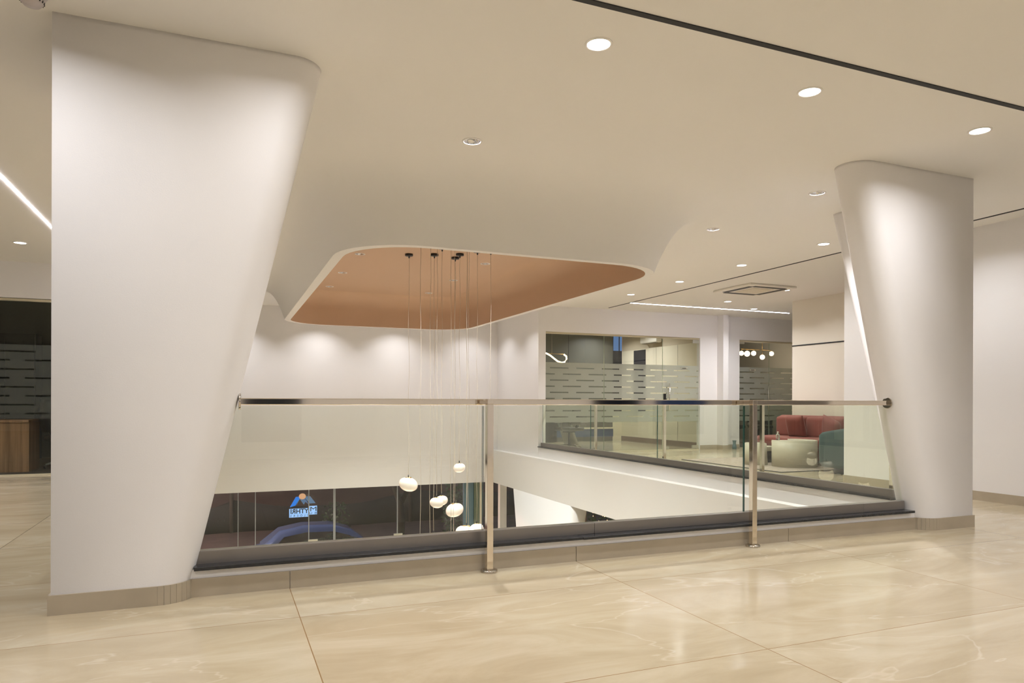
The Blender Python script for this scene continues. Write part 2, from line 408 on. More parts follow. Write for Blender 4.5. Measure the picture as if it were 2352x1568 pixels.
rings = [[c.b.verts.new(p) for p in l] for l in loops[1:]]
c.skin(rings, 0, False)
# flat ceiling from the outer loop to a frame beyond (quads to a rectangle)
fx0, fx1, fy0, fy1 = -7.0, 13.5, -5.0, 17.0
outer = []
ctr = Vector(((OUT[0] + OUT[1]) / 2, (OUT[2] + OUT[3]) / 2, H))
for p in loops[-1]:
    dv = p - ctr; ks = []
    if abs(dv.x) > 1e-6: ks.append(((fx1 if dv.x > 0 else fx0) - ctr.x) / dv.x)
    if abs(dv.y) > 1e-6: ks.append(((fy1 if dv.y > 0 else fy0) - ctr.y) / dv.y)
    outer.append(ctr + dv * min(ks))
ro = [c.b.verts.new(p) for p in outer]
n = len(ro); R = rings[-1]
def side(p):
    return (abs(p.x - fx0) < 1e-4, abs(p.x - fx1) < 1e-4, abs(p.y - fy0) < 1e-4, abs(p.y - fy1) < 1e-4)
for k in range(n):
    k2 = (k + 1) % n; a, b2 = ro[k], ro[k2]; sa, sb = side(a.co), side(b2.co)
    if any(x and y for x, y in zip(sa, sb)): c.b.faces.new((R[k], R[k2], b2, a))
    else:
        cx = fx0 if (sa[0] or sb[0]) else fx1; cy = fy0 if (sa[2] or sb[2]) else fy1
        q = c.b.verts.new((cx, cy, H)); c.b.faces.new((R[k], R[k2], b2, q, a))
HOLE_SPOTS = [(1.701, 4.935), (5.055, 4.924), (5.051, 6.406)]
HOLE_RECESS = [(1.66, 9.33), (1.66, 10.80), (1.66, 12.2), (3.405, 9.30), (3.405, 10.78), (3.40, 12.23)]
def punch(bm, spots, z, rad, hs=.085):
    """cut a round opening for a recessed fitting"""
    for x, y in spots:
        for co, no in (((x - hs, y, z), (1, 0, 0)), ((x + hs, y, z), (1, 0, 0)), ((x, y - hs, z), (0, 1, 0)), ((x, y + hs, z), (0, 1, 0))):
            gm = [f for f in bm.faces if all(abs(v.co.z - z) < .03 for v in f.verts)]
            gv = {v for f in gm for v in f.verts}; ge = {e for f in gm for e in f.edges}
            bmesh.ops.bisect_plane(bm, geom=list(gv) + list(ge) + gm, plane_co=co, plane_no=no, dist=1e-6)
        dl = [f for f in bm.faces if all(abs(v.co.x - x) <= hs + 1e-4 and abs(v.co.y - y) <= hs + 1e-4 and abs(v.co.z - z) < .03 for v in f.verts)]
        zz = sum(v.co.z for f in dl for v in f.verts) / max(1, sum(len(f.verts) for f in dl))
        bmesh.ops.delete(bm, geom=dl, context='FACES')
        n_ = 32; ci = []; sq = []
        for k_ in range(n_):
            a = 2 * pi * k_ / n_ + pi / 4; cx, cy = cos(a), sin(a); q = hs / max(abs(cx), abs(cy))
            ci.append(bm.verts.new((x + rad * cx, y + rad * cy, zz))); sq.append(bm.verts.new((x + q * cx, y + q * cy, zz)))
        for k_ in range(n_): bm.faces.new((ci[k_], ci[(k_ + 1) % n_], sq[(k_ + 1) % n_], sq[k_])).smooth = True
        bmesh.ops.remove_doubles(bm, verts=[v for v in bm.verts if v.is_valid and abs(v.co.x - x) < hs + .01 and abs(v.co.y - y) < hs + .01 and abs(v.co.z - zz) < .03], dist=2e-4)
punch(c.b, HOLE_SPOTS, H, .062)
ceil = c.build('ceiling', CEIL)
struct(ceil, 'white ceiling sweeping down to a rounded collar over the void', 'ceiling')
# recess inside the collar
t = MB(); ls = [rrect(*INN, ZR), rrect(*INN, 2.72)]
for i in range(1, 9):
    a = radians(90 * i / 8); ins = .28 * (1 - cos(a)); z = 2.72 + .28 * sin(a)
    ls.append(rrect(INN[0] + ins, INN[1] - ins, INN[2] + ins, INN[3] - ins, max(.66 - ins, .3), z))
t.loft(ls, 0, False); t.poly([tuple(p) for p in ls[-1]]); punch(t.b, HOLE_RECESS, 3.0, .055)
struct(t.build('ceiling_recess', TAN), 'tan painted recess inside the ceiling collar', 'ceiling recess')
# thin black slots in the ceiling
def slot(n, x0, x1, y0, y1, lab):
    struct(MB().box(x0, x1, y0, y1, H - .006, H + .002).build(n, BLACK), lab, 'ceiling slot')
slot('trim_6', 1.2, 5.06, 2.97, 3.005, 'wide black ceiling slot across the top right')
slot('trim_7', 7.323, 7.347, 1.4, 12.63, 'thin black ceiling slot running away above the lounge')

# ---- lower storey
struct(MB().box(-7, 13.5, 2, YF + .1, -4.2, -3.9).build('floor_lower', FLOOR), 'stone floor of the storey below', 'floor')
struct(MB().box(-7.1, -7, 2, YF + .1, -3.9, -.8).build('wall_lower_left', WALL), 'left wall of the storey below', 'wall')
struct(MB().box(-7, 13.5, 1.9, 2, -3.9, -.8).build('wall_lower_near', WALL), 'near wall of the storey below', 'wall')
struct(MB().box(13.5, 13.6, 2, YF + .1, -3.9, -.8).build('wall_lower_right', WALL), 'right wall of the storey below', 'wall')
struct(MB().box(-7, -.86, 2, YF + .2, -.8, -.72).box(X1 + .3, 13.5, 2, YF + .2, -.8, -.72).box(-.86, X1 + .3, 2, 4.32, -.8, -.72).build('ceiling_lower', WALL), 'flat soffit of the storey below', 'ceiling')

# ---- lower facade: glass panes between thin joints, patch fittings
fx = [-7, -2.3, .278, .606, 1.652, 2.175, 3.522, 5.05]
zt, zb, zm = -.78, -3.9, -1.86
def pane(name, x0, x1, z0, z1, y, mat, lab):
    o = MB().box(x0, x1, y, y + .012, z0, z1).build(name, [mat]); return struct(o, lab, 'window')
labs = ['lower facade glass far left', 'lower facade glass left of the blue reflection', 'narrow lower facade pane', 'lower facade glass carrying the left half of the reflection',
        'lower facade glass right of the reflection joint', 'lower facade glass with dark plants beyond', 'lower facade glass behind the hanging lamps']
for i, (a0, a1) in enumerate(zip(fx, fx[1:])):
    pane('window_%d' % (i + 4), a0 + .006, a1 - .006, zb, zt, YF + .1, DGLASS, labs[i])
pane('window_11', 6.15, 13.4, zb, zt, YF + .1, DGLASS, 'lower facade glass beyond the white beam')
MUL = pmat('grey_mullion', (.32, .34, .36), .35, metal=.4)
for x, wd in ((.278, .012), (.606, .02), (1.652, .02), (2.175, .05), (3.522, .02)):
    pass
for i, (x, wd) in enumerate(((.278, .016), (.606, .018), (1.652, .018), (2.175, .045), (3.522, .018), (6.45, .012), (-2.3, .02))):
    struct(MB().box(x - wd / 2, x + wd / 2, YF + .095, YF + .122, zb, zt).build('trim_%d' % (i + 8), MUL), 'thin grey glazing joint of the lower facade', 'glazing joint')
for x, lab in ((1.66, 'square steel patch fitting under the blue reflection'), (3.46, 'square steel patch fitting left of the hanging lamps')):
    o = MB().box(x - .02, x + .17, YF + .07, YF + .10, -1.93, -1.835).box(x + .045, x + .17, YF + .062, YF + .07, -1.93, -1.895)
    p = empty('patch_fitting', (x + .07, YF + .085, -1.9), lab, 'door fitting', 'patch fittings of the lower glass doors')
    o1 = MB().box(x - .02, x + .17, YF + .07, YF + .10, -1.93, -1.83).build('plate', PATCH, p); o1.location = -Vector(p.location)
    o2 = MB().box(x + .045, x + .172, YF + .066, YF + .07, -1.93, -1.926 + .03).build('lower_clamp', STEEL, p); o2.location = -Vector(p.location)
# blinds / posts at the right end of the lower facade
b = MB(); b.box(5.06, 5.30, 15.2, 15.26, zb, zt)
tag(b.build('window_blind', BLUEG), 'blue grey blind strip at the right end of the lower glass', 'blind')
tag(MB().box(5.31, 5.44, 15.2, 15.26, zb, zt).build('window_blind', SAGE), 'sage green blind strip beside the blue grey one', 'blind')
tag(MB().box(5.45, 5.50, 15.2, 15.26, zb, zt).build('window_blind', CREAMW), 'narrow cream blind strip beside the sage one', 'blind')
struct(MB().box(5.86, 6.02, 14.97, 15.1, zb, zt).build('trim_15', WALL), 'pale post at the lower facade corner', 'post')
# leaning pier below the right beam (V shape, wide and slanted)
v = MB(); ls = []
for z in (-3.9, -.78):
    k = (-.78 - z)
    y0 = 10.95 + k * .28; y1 = 13.85 - k * .2; rd = .16; x0, x1 = 5.67, 6.0
    ls.append(rrect(x0, x1, y0, y1, rd, z, K=6, E=2))
v.loft(ls)
struct(v.build('wall_pier_lower', WALL), 'white slanted pier under the beam in the storey below', 'pier')

# ================================================================== LEANING COLUMNS
def section(pts_fn, z): return [Vector((x, y, z)) for x, y in pts_fn(z)]
def column(name, label, xo, sgn, Ztop=H):
    """sgn=+1: outer edge at left, void to the right"""
    e = empty(name, (xo + sgn * .3, 4.3, 0), label, 'column', 'leaning plaster columns')
    off = -Vector(e.location)
    base, sl = (.64, .2345) if sgn > 0 else (.588, .262)
    def arm_x(z, g=0):      # arm along the near kerb, ending in a rounded nose
        xi = base + sl * (z - .1)               # reach from the outer edge
        y0, y1, rd = 4.09, 4.42, .165
        P = [(-g, y0 - g)]
        for k in range(19):
            a = radians(-90 + 180 * k / 18); P.append((xi - rd + (rd + g) * cos(a), y0 + rd + (rd + g) * sin(a)))
        P.append((-g, y1 + g))
        return [(xo + sgn * x, y) for x, y in P]
    def arm_y(z, g=0):      # arm along the side of the void
        yi = 4.685 + .268 * (z - .1); xw = .19
        P = [(-g, 4.30), (xw, 4.30)]
        for k in range(7):
            a = radians(90 * k / 6); P.append((xw - .07 + .07 * cos(a), yi - .07 + .07 * sin(a)))
        P.append((-g, yi))
        return [(xo + sgn * x, y) for x, y in P]
    m = MB(); zs = [0, .1, 1, 2, 2.75, 2.86, 2.93, 2.97, Ztop]
    def zx(z): return z if z < 2.8 else 2.8 + (z - 2.8) * .95
    m.loft([section(lambda q: arm_x(zx(q)), z) for z in zs])
    m.loft([section(lambda q: arm_y(zx(q)), z) for z in zs])
    o = m.build('shaft', COLM, e); o.location = off
    # tile skirting round the foot
    q = MB(); A = arm_x(.1, .012); B = arm_x(.1, 0)
    na = 14
    for i in range(na - 2 + 0):
        a0, a1, b0, b1 = A[i], A[i + 1], B[i], B[i + 1]
        gp = .02 if i >= 1 else 0; a0, a1 = (a0[0] + (a1[0] - a0[0]) * gp, a0[1] + (a1[1] - a0[1]) * gp), (a1[0] - (a1[0] - a0[0]) * gp, a1[1] - (a1[1] - a0[1]) * gp)
        q.loft([[Vector((*a0, 0)), Vector((*a1, 0)), Vector((*b1, 0)), Vector((*b0, 0))], [Vector((*a0, .1)), Vector((*a1, .1)), Vector((*b1, .1)), Vector((*b0, .1))]])
    q.box(min(xo, xo - sgn * .012), max(xo, xo - sgn * .012), 4.0905, 4.45, 0, .1)
    for f_ in q.b.faces: f_.smooth = False
    s = q.build('skirting', SKIRT, e); s.location = off; s['label'] = 'grey beige tile skirting pieces'
    return e
column('leaning_column', 'big white column on the left, widening towards the ceiling', -.79, 1)
column('leaning_column', 'white leaning column on the right with rounded edge', 5.968, -1)

# ================================================================== KERB, SILL, BALUSTRADES
k = empty('kerb', (2.6, 4.25, 0), 'low kerb in front of the void with tile face, white band and black granite top', 'kerb')
off = -Vector(k.location)
o = MB().box(-.20, 5.44, YC + .012, 4.44, 0, .147).build('kerb_body', WALL, k); o.location = off
kt = MB()
for a0, a1 in ((-.165, .352), (.354, 2.18), (2.183, 4.008), (4.011, 5.40)): kt.box(a0 + .0008, a1 - .0008, YC, YC + .012, 0, .099)
o = kt.build('tile_facing', SKIRT, k); o.location = off
o = MB().box(-.145, 2.219, 4.148, 4.47, .147, .166).box(2.222, 5.345, 4.148, 4.47, .145, .164).build('granite_sill', GRAN, k, bevel=.002); o.location = off
k2 = empty('kerb', (5.92, 8.6, .147), 'far kerb along the right side of the void with thin granite top', 'kerb')
off = -Vector(k2.location)
o = MB().box(5.83, 6.02, 4.66, 12.78, 0.0, .147).build('kerb_body', WALL, k2); o.location = off
o = MB().box(5.80, 6.03, 4.66, 12.78, .147, .166).build('granite_sill', GRAN, k2); o.location = off

def balustrade(name, loc, label, mk, group='balustrades'):
    e = empty(name, loc, label, 'balustrade', group); off = -Vector(loc)
    for part, mb, mat, bev in mk: 
        o = mb.build(part, mat, e, bevel=bev); o.location = off
    return e
def post_parts(x, y, ax):
    """square tube on a round floor flange"""
    pm = MB().box(x - .0205, x + .0205, y - .0205, y + .0205, 0.0, 1.05)
    fl = MB().lathe([(.0, 0), (.052, 0), (.054, .004), (.052, .016), (.042, .02), (.024, .021), (0, .021)], (x, y, 0), 28)
    return pm, fl
# near run
parts = []
gl_y0, gl_y1 = 4.262, 4.274
def slant_pane(x0b, x0t, x1b, x1t, z0, z1, y0, y1):
    m = MB(); L = [[Vector((x0b, y0, z0)), Vector((x1b, y0, z0)), Vector((x1b, y1, z0)), Vector((x0b, y1, z0))], [Vector((x0t, y0, z1)), Vector((x1t, y0, z1)), Vector((x1t, y1, z1)), Vector((x0t, y1, z1))]]
    m.loft(L)
    for f_ in m.b.faces: f_.smooth = False
    m.b.normal_update()
    for f_ in m.b.faces:
        if abs(f_.normal.y) < .5: f_.material_index = 1
    return m
e1 = empty('balustrade', (2.5, 4.2, 0), 'near stainless steel and glass balustrade across the void', 'balustrade', 'balustrades')
off = -Vector(e1.location)
def addp(e, name, mb, mat, bev=0, lab=None, parent=None):
    o = mb.build(name, mat, parent or e, bevel=bev)
    o.location = -Vector(e.location) if parent is None else (0, 0, 0)
    if lab: o['label'] = lab
    return o
addp(e1, 'handrail', MB().box(.083, 5.125, 4.217, 4.256, 1.043, 1.081), STEEL, .004, 'square stainless handrail')
for x in (1.54, 3.617):
    pm, fl = post_parts(x, 4.121, 0)
    pm.box(x - .0205, x + .0205, 4.1, 4.1415, 1.05, 1.081); pm.box(x - .012, x + .012, 4.1415, 4.217, 1.05, 1.074)
    po = addp(e1, 'post', pm, STEEL, .002); addp(e1, 'floor_flange', fl, STEEL2, 0, None, po)
xl = lambda z: -.79 + .64 + .2345 * (z - .1); xr = lambda z: 5.968 - .588 - .262 * (z - .1)
addp(e1, 'glass_pane', slant_pane(xl(.2) - .02, xl(1.04) - .02, 1.545, 1.545, .2, 1.036, gl_y0, gl_y1), [GLASS, EDGE])
addp(e1, 'glass_pane', slant_pane(1.553, 1.553, 3.652, 3.652, .2, 1.036, gl_y0, gl_y1), [GLASS, EDGE])
addp(e1, 'glass_pane', slant_pane(3.66, 3.66, xr(.2) + .02, xr(1.04) + .02, .2, 1.036, gl_y0, gl_y1), [GLASS, EDGE])
for a0, a1 in ((-.135, 2.352), (2.3545, 4.861), (4.8635, 5.33)):
    addp(e1, 'base_channel', MB().box(a0, a1, 4.236, 4.300, .164, .236), CHAN, .002)
for x, s in ((.084, -1), (5.125, 1)):
    m = MB(); m.tube([(x - .006, 4.236, 1.062), (x + .006, 4.236, 1.062)], .046, 28)
    addp(e1, 'wall_flange', m, STEEL2, .002)
# right run
e2 = empty('balustrade', (6.0, 8.6, 0), 'far stainless steel and glass balustrade along the right side of the void', 'balustrade', 'balustrades')
addp(e2, 'handrail', MB().box(6.04, 6.082, 4.55, 12.78, 1.035, 1.077), STEEL, .004)
for y in (4.95, 6.75, 8.80, 10.88):
    po = addp(e2, 'post', MB().box(6.04, 6.081, y - .0205, y + .0205, 0, 1.04), STEEL, .002)
    addp(e2, 'floor_flange', MB().lathe([(0, 0), (.05, 0), (.052, .016), (.03, .02), (0, .021)], (6.06, y, 0), 24), STEEL2, 0, None, po)
ys = [4.80, 6.72, 8.75, 10.78, 12.76]
for a0, a1 in zip(ys, ys[1:]):
    m = MB().box(5.90, 5.912, a0 + .004, a1 - .004, .2, 1.036); m.b.normal_update()
    for f_ in m.b.faces:
        if abs(f_.normal.x) < .5: f_.material_index = 1
    addp(e2, 'glass_pane', m, [GLASS, EDGE])
addp(e2, 'base_channel', MB().box(5.875, 5.938, 4.72, 12.78, .164, .238), CHAN, .002)
# left run (mostly behind the left column)
e3 = empty('balustrade', (-.8, 9, 0), 'left side steel and glass balustrade behind the left column', 'balustrade', 'balustrades')
addp(e3, 'handrail', MB().box(-.90, -.86, 5.25, YF, 1.035, 1.077), STEEL, .004)
for y in (6.75, 8.8, 10.88, 13): addp(e3, 'post', MB().box(-.90, -.86, y - .02, y + .02, 0, 1.04), STEEL, .002)
addp(e3, 'glass_pane', MB().box(-.76, -.748, 4.9, YF - .02, .2, 1.036), GLASS)
addp(e3, 'base_channel', MB().box(-.785, -.72, 4.75, YF - .02, .164, .238), CHAN)
k3 = MB().box(-.86, -.64, 4.8, YF, .1, .166)
tag(k3.build('kerb', GRAN), 'granite topped kerb behind the left column', 'kerb')

# ================================================================== CEILING FITTINGS
def spot(e, p, watts, ang, blend, rad=.045, col=LAMP_COL, name='lamp'):
    l = bpy.data.lights.new(name, 'AREA'); l.shape = 'DISK'; l.size = rad * 2; l.energy = watts; l.spread = radians(ang); l.color = col
    o = bpy.data.objects.new(name, l); C.objects.link(o); o.parent = e; o.location = p
    return o
def downlight(x, y, label, z=H, wide=True, watts=None, group='flush downlights', rad=.062, ang=None, blend=None, hole=False):
    e = empty('downlight', (x, y, z), label, 'ceiling light', group)
    m = MB(); m.lathe([(rad, 0.002), (rad + .014, .001), (rad + .013, -.004), (rad + .002, -.006), (rad, -.003)], n=32, caps=False); m.build('trim_ring', TRIMW, e)
    if wide:
        MB().lathe([(rad + .001, -.002), (rad * .6, -.0035), (0.0005, -.004)], n=32, caps=False).build('lens', LENS, e)
        spot(e, (0, 0, -.008), watts or W_WIDE, ang or 142, 0, .058)
    else:
        # reflector cup seen from below with the small lit chip at its top
        dz = 0 if hole else -.045
        MB().lathe([(rad, -.003), (rad * .96, .010), (rad * .80, .026), (rad * .50, .038), (rad * .40, .042)], n=32, caps=False).build('reflector', REFL, e).location = (0, 0, dz)
        MB().lathe([(rad * .42, .041), (.0005, .041)], n=20, caps=False).build('chip', LENS, e).location = (0, 0, dz)
        spot(e, (0, 0, .036 if hole else -.008), watts or W_SPOT, ang or 130, 0, rad * .38)
    return e
row = [(-1.14, 3.36, 'flush downlight left of the big column, out of frame'), (.357, 3.42, 'flush downlight near the top edge above the left column'),
       (1.865, 3.328, 'bright round downlight nearest the black slot start'), (3.36, 3.335, 'bright round downlight in the middle of the near row'),
       (4.95, 3.349, 'bright round downlight at the right end of the near row')]
for x, y, l in row: downlight(x, y, l, watts=W_WIDE * (1.3 if x < 0 else .58 if x < 1 else 1), ang=158)
for x, y, l in ((1.86, .3, 'added fill downlight over the viewer, left'), (4.9, .3, 'added fill downlight over the viewer, right'), (-1.2, .3, 'added fill downlight behind the viewer, left'),
                (1.86, -2.6, 'added fill downlight behind the viewer near the windows'), (4.9, -2.6, 'added fill downlight behind the viewer towards the right windows'),
                (-1.2, -2.6, 'added fill downlight behind the viewer at the far left'), (8.2, .0, 'added fill downlight far to the right of the viewer'), (8.2, -2.6, 'added fill downlight at the far right behind the viewer'), (-4.2, .3, 'added fill downlight far to the left of the viewer')):
    downlight(x, y, l, watts=W_REAR_FILL * (1.2 if x > 7 else 1.02), ang=160)  # unseen downlights added as fill for floor, ceiling and column faces
for x, y, l in ((-2.313, 10.271, 'round downlight over the left passage before the dark office'), (-2.3, 6.9, 'downlight over the left passage beside the column'),
                (-4.6, 9.0, 'downlight further left in the passage')):
    downlight(x, y, l, watts=W_WIDE * 2.1)
for i, (x, y, l) in enumerate(((6.76, 6.481, 'lounge row downlight nearest the right column'), (6.755, 7.94, 'second lounge row downlight from the right column'),
                (6.772, 9.42, 'third lounge row downlight from the right column'), (6.785, 10.9, 'lounge row downlight furthest from the column'),
                (8.965, 10.93, 'downlight between the air vent and the light line'), (10.17, 11.574, 'downlight touching the light line'),
                (8.961, 9.415, 'downlight at the right corner of the air vent'), (6.76, 5.0, 'lounge side downlight hidden behind the right column'))):
    downlight(x, y, l, watts=W_LOUNGE * (.5 if y == 5.0 else .4 if y < 7 else .55 if x > 8 and y < 10 else .8 if y < 9 else 1.05))
# void spots round the collar
vs = [(1.701, 4.935, 'deep reflector spotlight nearest the viewer over the void'), (3.38, 4.93, None), (5.055, 4.924, 'deep reflector spotlight left of the right column'),
      (5.051, 6.406, 'deep reflector spotlight beside the collar corner')]
names = {1: None}
for x, y, l in vs:
    if l: downlight(x, y, l, wide=False, group='void spotlights', ang=120, watts=W_SPOT * 1.0, hole=True)
far = [(1.81, 14.38, 'left spotlight along the far wall'), (3.42, 14.38, 'middle spotlight along the far wall'), (5.10, 14.38, 'right spotlight along the far wall'), (.2, 14.38, 'spotlight along the far wall behind the left column'),
       (5.10, 12.93, 'spotlight washing the return wall'), (5.06, 7.9, 'spotlight right of the collar, third from the viewer'), (5.06, 9.4, 'spotlight right of the collar, fourth from the viewer'), (5.06, 11.1, 'spotlight right of the collar, fifth from the viewer'),]
for x, y, l in far: downlight(x, y, l, wide=False, group='void spotlights', ang=112, watts=W_SPOT * ((.36 if x > 5 else .50) if y > 12 else .3))
rl = [(1.66, 9.33, 'recess spotlight at the near left'), (1.66, 10.80, 'recess spotlight on the left, middle'), (1.66, 12.2, 'recess spotlight at the far left'),
      (3.405, 9.30, 'recess spotlight at the near right crossed by a cord'), (3.405, 10.78, 'recess spotlight on the right, middle'), (3.40, 12.23, 'recess spotlight at the far right'),
      (1.66, 7.85, 'recess spotlight hidden by the near rim, left'), (3.405, 7.85, 'recess spotlight hidden by the near rim, right')]
for x, y, l in rl: downlight(x, y, l, z=3.0, wide=False, group='recess spotlights', ang=88, watts=W_SPOT * 2.1, rad=.055, hole=('hidden' not in l))
# light lines
o = MB().box(7.34, 11.36, 11.835, 11.847, H - .005, H).build('light_line', LED); tag(o, 'thin white light line in the lounge ceiling', 'ceiling light', 'light lines')
o = MB().box(-1.786, -1.772, 4.6, 11.0, H - .005, H).build('light_line', LED); tag(o, 'thin white light line left of the big column', 'ceiling light', 'light lines')
# air conditioner cassette
e = empty('ceiling_air_conditioner', (8.36, 9.51, H), 'square ceiling air conditioner with dark vents over the lounge', 'air conditioner')
MB().rbox(-.49, .49, -.47, .47, -.035, .0, .012).build('panel', ACW, e)
MB().box(-.22, .22, -.22, .22, -.042, -.034).build('intake_grille', pmat('ivory_grille', (.70, .63, .50), .5), e)
for a in range(4):
    m = MB().box(-.33, .33, .31, .40, -.040, -.034); o = m.build('vent', pmat('dark_vent', (.05, .045, .04), .5) if a == 0 else bpy.data.materials['dark_vent'], e); o.rotation_euler = (0, 0, a * pi / 2)
# smoke detector
e = empty('smoke_detector', (-.84, 3.93, H), 'pale dome detector on the ceiling at the top left corner', 'smoke detector')
MB().lathe([(.0, 0), (.062, 0), (.062, -.018), (.056, -.03), (.045, -.055), (.035, -.066), (.0, -.07)], n=36).build('dome', pmat('lilac_grey_plastic', (.55, .50, .50), .5), e)
for kk in range(18):
    a = 2 * pi * kk / 18
    o = MB().box(.046, .0512, -.0022, .0022, -.052, -.038).build('vent_slit', DARK, e); o.rotation_euler = (0, 0, a)

# ================================================================== PENDANT CLUSTER
pend = [ # x, y, z of shade top, radius, cord label
    (2.257, 9.08, .059, .121, 'pebble shaped lamp hanging furthest left'),
    (2.868, 8.80, .249, .078, 'small round lamp hanging highest of the cluster'),
    (2.565, 8.95, -.673, .080, 'small lamp just showing above the kerb, left of the big one'),
    (2.881, 9.04, -.31, .118, 'pinkish pebble lamp right of the pair'),
    (2.387, 8.20, -.10, .082, 'front lamp of the overlapping pair'),
    (2.537, 8.50, -.123, .078, 'rear lamp of the overlapping pair'),
    (2.765, 8.20, -.465, .132, 'largest lamp, half hidden by the kerb channel'),
    (3.013, 8.52, -.508, .092, 'round lamp touching the steel post'),
    (2.21, 8.3, -1.30, .10, None), (2.36, 8.40, -1.75, .10, None), (2.62, 8.25, -1.1, .10, None), (2.50, 8.0, -1.85, .09, None), (2.62, 7.7, -1.45, .10, None), (3.17, 8.45, -1.2, .11, None)]
for i, (x, y, zt_, rr, lab) in enumerate(pend):
    lab = lab or ['lamp cord running down to a globe below the kerb, far left one', 'second cord from the left running below the kerb', 'cord in the middle running to a low lamp', 'lower lamp behind the kerb, middle right', 'lowest lamp of the cluster, hidden below the kerb', 'rightmost cord passing the recess spotlight'][i - 8]
    e = empty('pendant_lamp', (x, y, zt_), lab, 'pendant lamp', 'pebble pendant lamps')
    sgn = 1 if i % 2 == 0 else -1; tl = .12 * sgn if rr > .1 else .06 * sgn
    sq = lambda X, Y, Z, rr=rr, tl=tl: (X + tl * (Z + rr * .8) * -1.0, Y, Z - tl * X * .55)
    prof = []
    for k_ in range(13):
        a = radians(-90 + 165 * k_ / 12); prof.append((rr * max(cos(a), .0) ** .82 * 1.0 + .0008, rr * .76 * sin(a) - rr * .76))
    MB().lathe(prof, n=32, caps=False, squash=sq).build('shade', SHADE, e)
    MB().lathe([(0, .004), (rr * .33, .002), (rr * .36, -.005 - rr * .04), (0, -.006)], n=24).build('cap', GOLD, e)
    MB().lathe([(.0, .035), (.006, .035), (.008, .004), (.0, .003)], n=12).build('cord_grip', DARK, e)
    cz = 2.999 - zt_
    pts = [(.006 * sin(j * 1.3 + i * 2) * (1 if 0 < j < 12 else 0), .004 * cos(j * 1.7 + i) * (1 if 0 < j < 12 else 0), .03 + (cz - .045) * j / 12) for j in range(13)]
    MB().tube(pts, .0022 if i != 6 else .004, 6).build('cord', CORD, e)
    MB().lathe([(0, cz), (.052, cz), (.052, cz - .022), (.05, cz - .026), (.010, cz - .026), (.009, cz - .055), (0, cz - .055)], n=28).build('ceiling_rose', DARK, e)
    if i < 8:
        l = bpy.data.lights.new('glow', 'POINT'); l.energy = 1.6 if rr > .1 else .8; l.color = (1, .82, .62); l.shadow_soft_size = rr
        o = bpy.data.objects.new('glow', l); C.objects.link(o); o.parent = e; o.location = (0, 0, -rr * 1.9)

# ================================================================== GLASS OFFICES
def glass_front(name, panes, label, y=G1 + .05, top=2.44, group='glass office fronts', film=(.625, 1.86), handle=None, plate=None, fmat=None):
    e = empty(name, (sum(panes[0]) / 2, y, 0), label, 'glass partition', group)
    off = -Vector(e.location)
    x0 = panes[0][0]; x1 = panes[-1][1]
    o = MB().box(x0, x1, y - .02, y + .03, top, top + .035).build('head_channel', FRAME, e, bevel=.003); o.location = off
    o = MB().box(x0, x1, y - .02, y + .03, 0, .02).build('sill_channel', FRAME, e); o.location = off
    for a0, a1 in panes:
        m = MB().box(a0 + .004, a1 - .004, y, y + .01, .022, top - .004); m.b.normal_update()
        for f_ in m.b.faces:
            if abs(f_.normal.y) < .5: f_.material_index = 1
        g = m.build('pane', [OGLASS, pmat('pale_glass_edge', (.45, .55, .42), .3) if 'pale_glass_edge' not in bpy.data.materials else bpy.data.materials['pale_glass_edge']], e); g.location = off
        fm = MB().box(a0 + .008, a1 - .008, y - .0022, y - .0006, film[0], film[1]).build('frosted_film', fmat or FILM, g)
    if handle:
        hx = handle
        m = MB()
        for dy in (-.05, .06):
            m.tube([(hx, y + dy, .857), (hx, y + dy, 1.463)], .013, 12)
            for z in (.97, 1.35): m.tube([(hx, y + dy, z), (hx, y + .005, z)], .008, 8)
        o = m.build('door_handle', CHROME, e); o.location = off; o['label'] = 'tall steel bar handle'
    if plate:
        px, pz = plate
        o = MB().box(px - .09, px + .09, y - .012, y - .003, pz - .022, pz + .022).build('name_plate', PATCH, e); o.location = off
        o2 = MB().box(px - .05, px + .05, y - .0135, y - .012, pz - .006, pz + .006).build('plate_text', DARK, o)
    return e
g1 = glass_front('glass_front', [(5.99, 7.38), (7.38, 8.835), (8.835, 9.785)], 'wide frosted band glass front of the far office, with door at its right', handle=8.985, plate=(9.39, 1.80))
off = -Vector(g1.location)
for bx in ((9.62, 9.785, 2.36, 2.435), (9.62, 9.785, .03, .10), (8.85, 9.0, .03, .08)):
    o = MB().box(bx[0], bx[1], G1 + .035, G1 + .075, bx[2], bx[3]).build('door_patch', PATCH, g1, bevel=.003); o.location = off
o = MB().box(8.855, 8.915, G1 + .03, G1 + .05, 1.02, 1.24).build('door_lock', DARK, g1); o.location = off
g2 = glass_front('glass_front', [(10.885, 11.785), (11.785, 13.45)], 'narrower glass front right of the pier, dark room with globe lamp behind', handle=11.72, plate=(11.29, 1.80))
off = -Vector(g2.location)
o = MB().box(10.89, 11.05, G1 + .035, G1 + .075, 2.39, 2.435).build('door_patch', PATCH, g2, bevel=.003); o.location = off

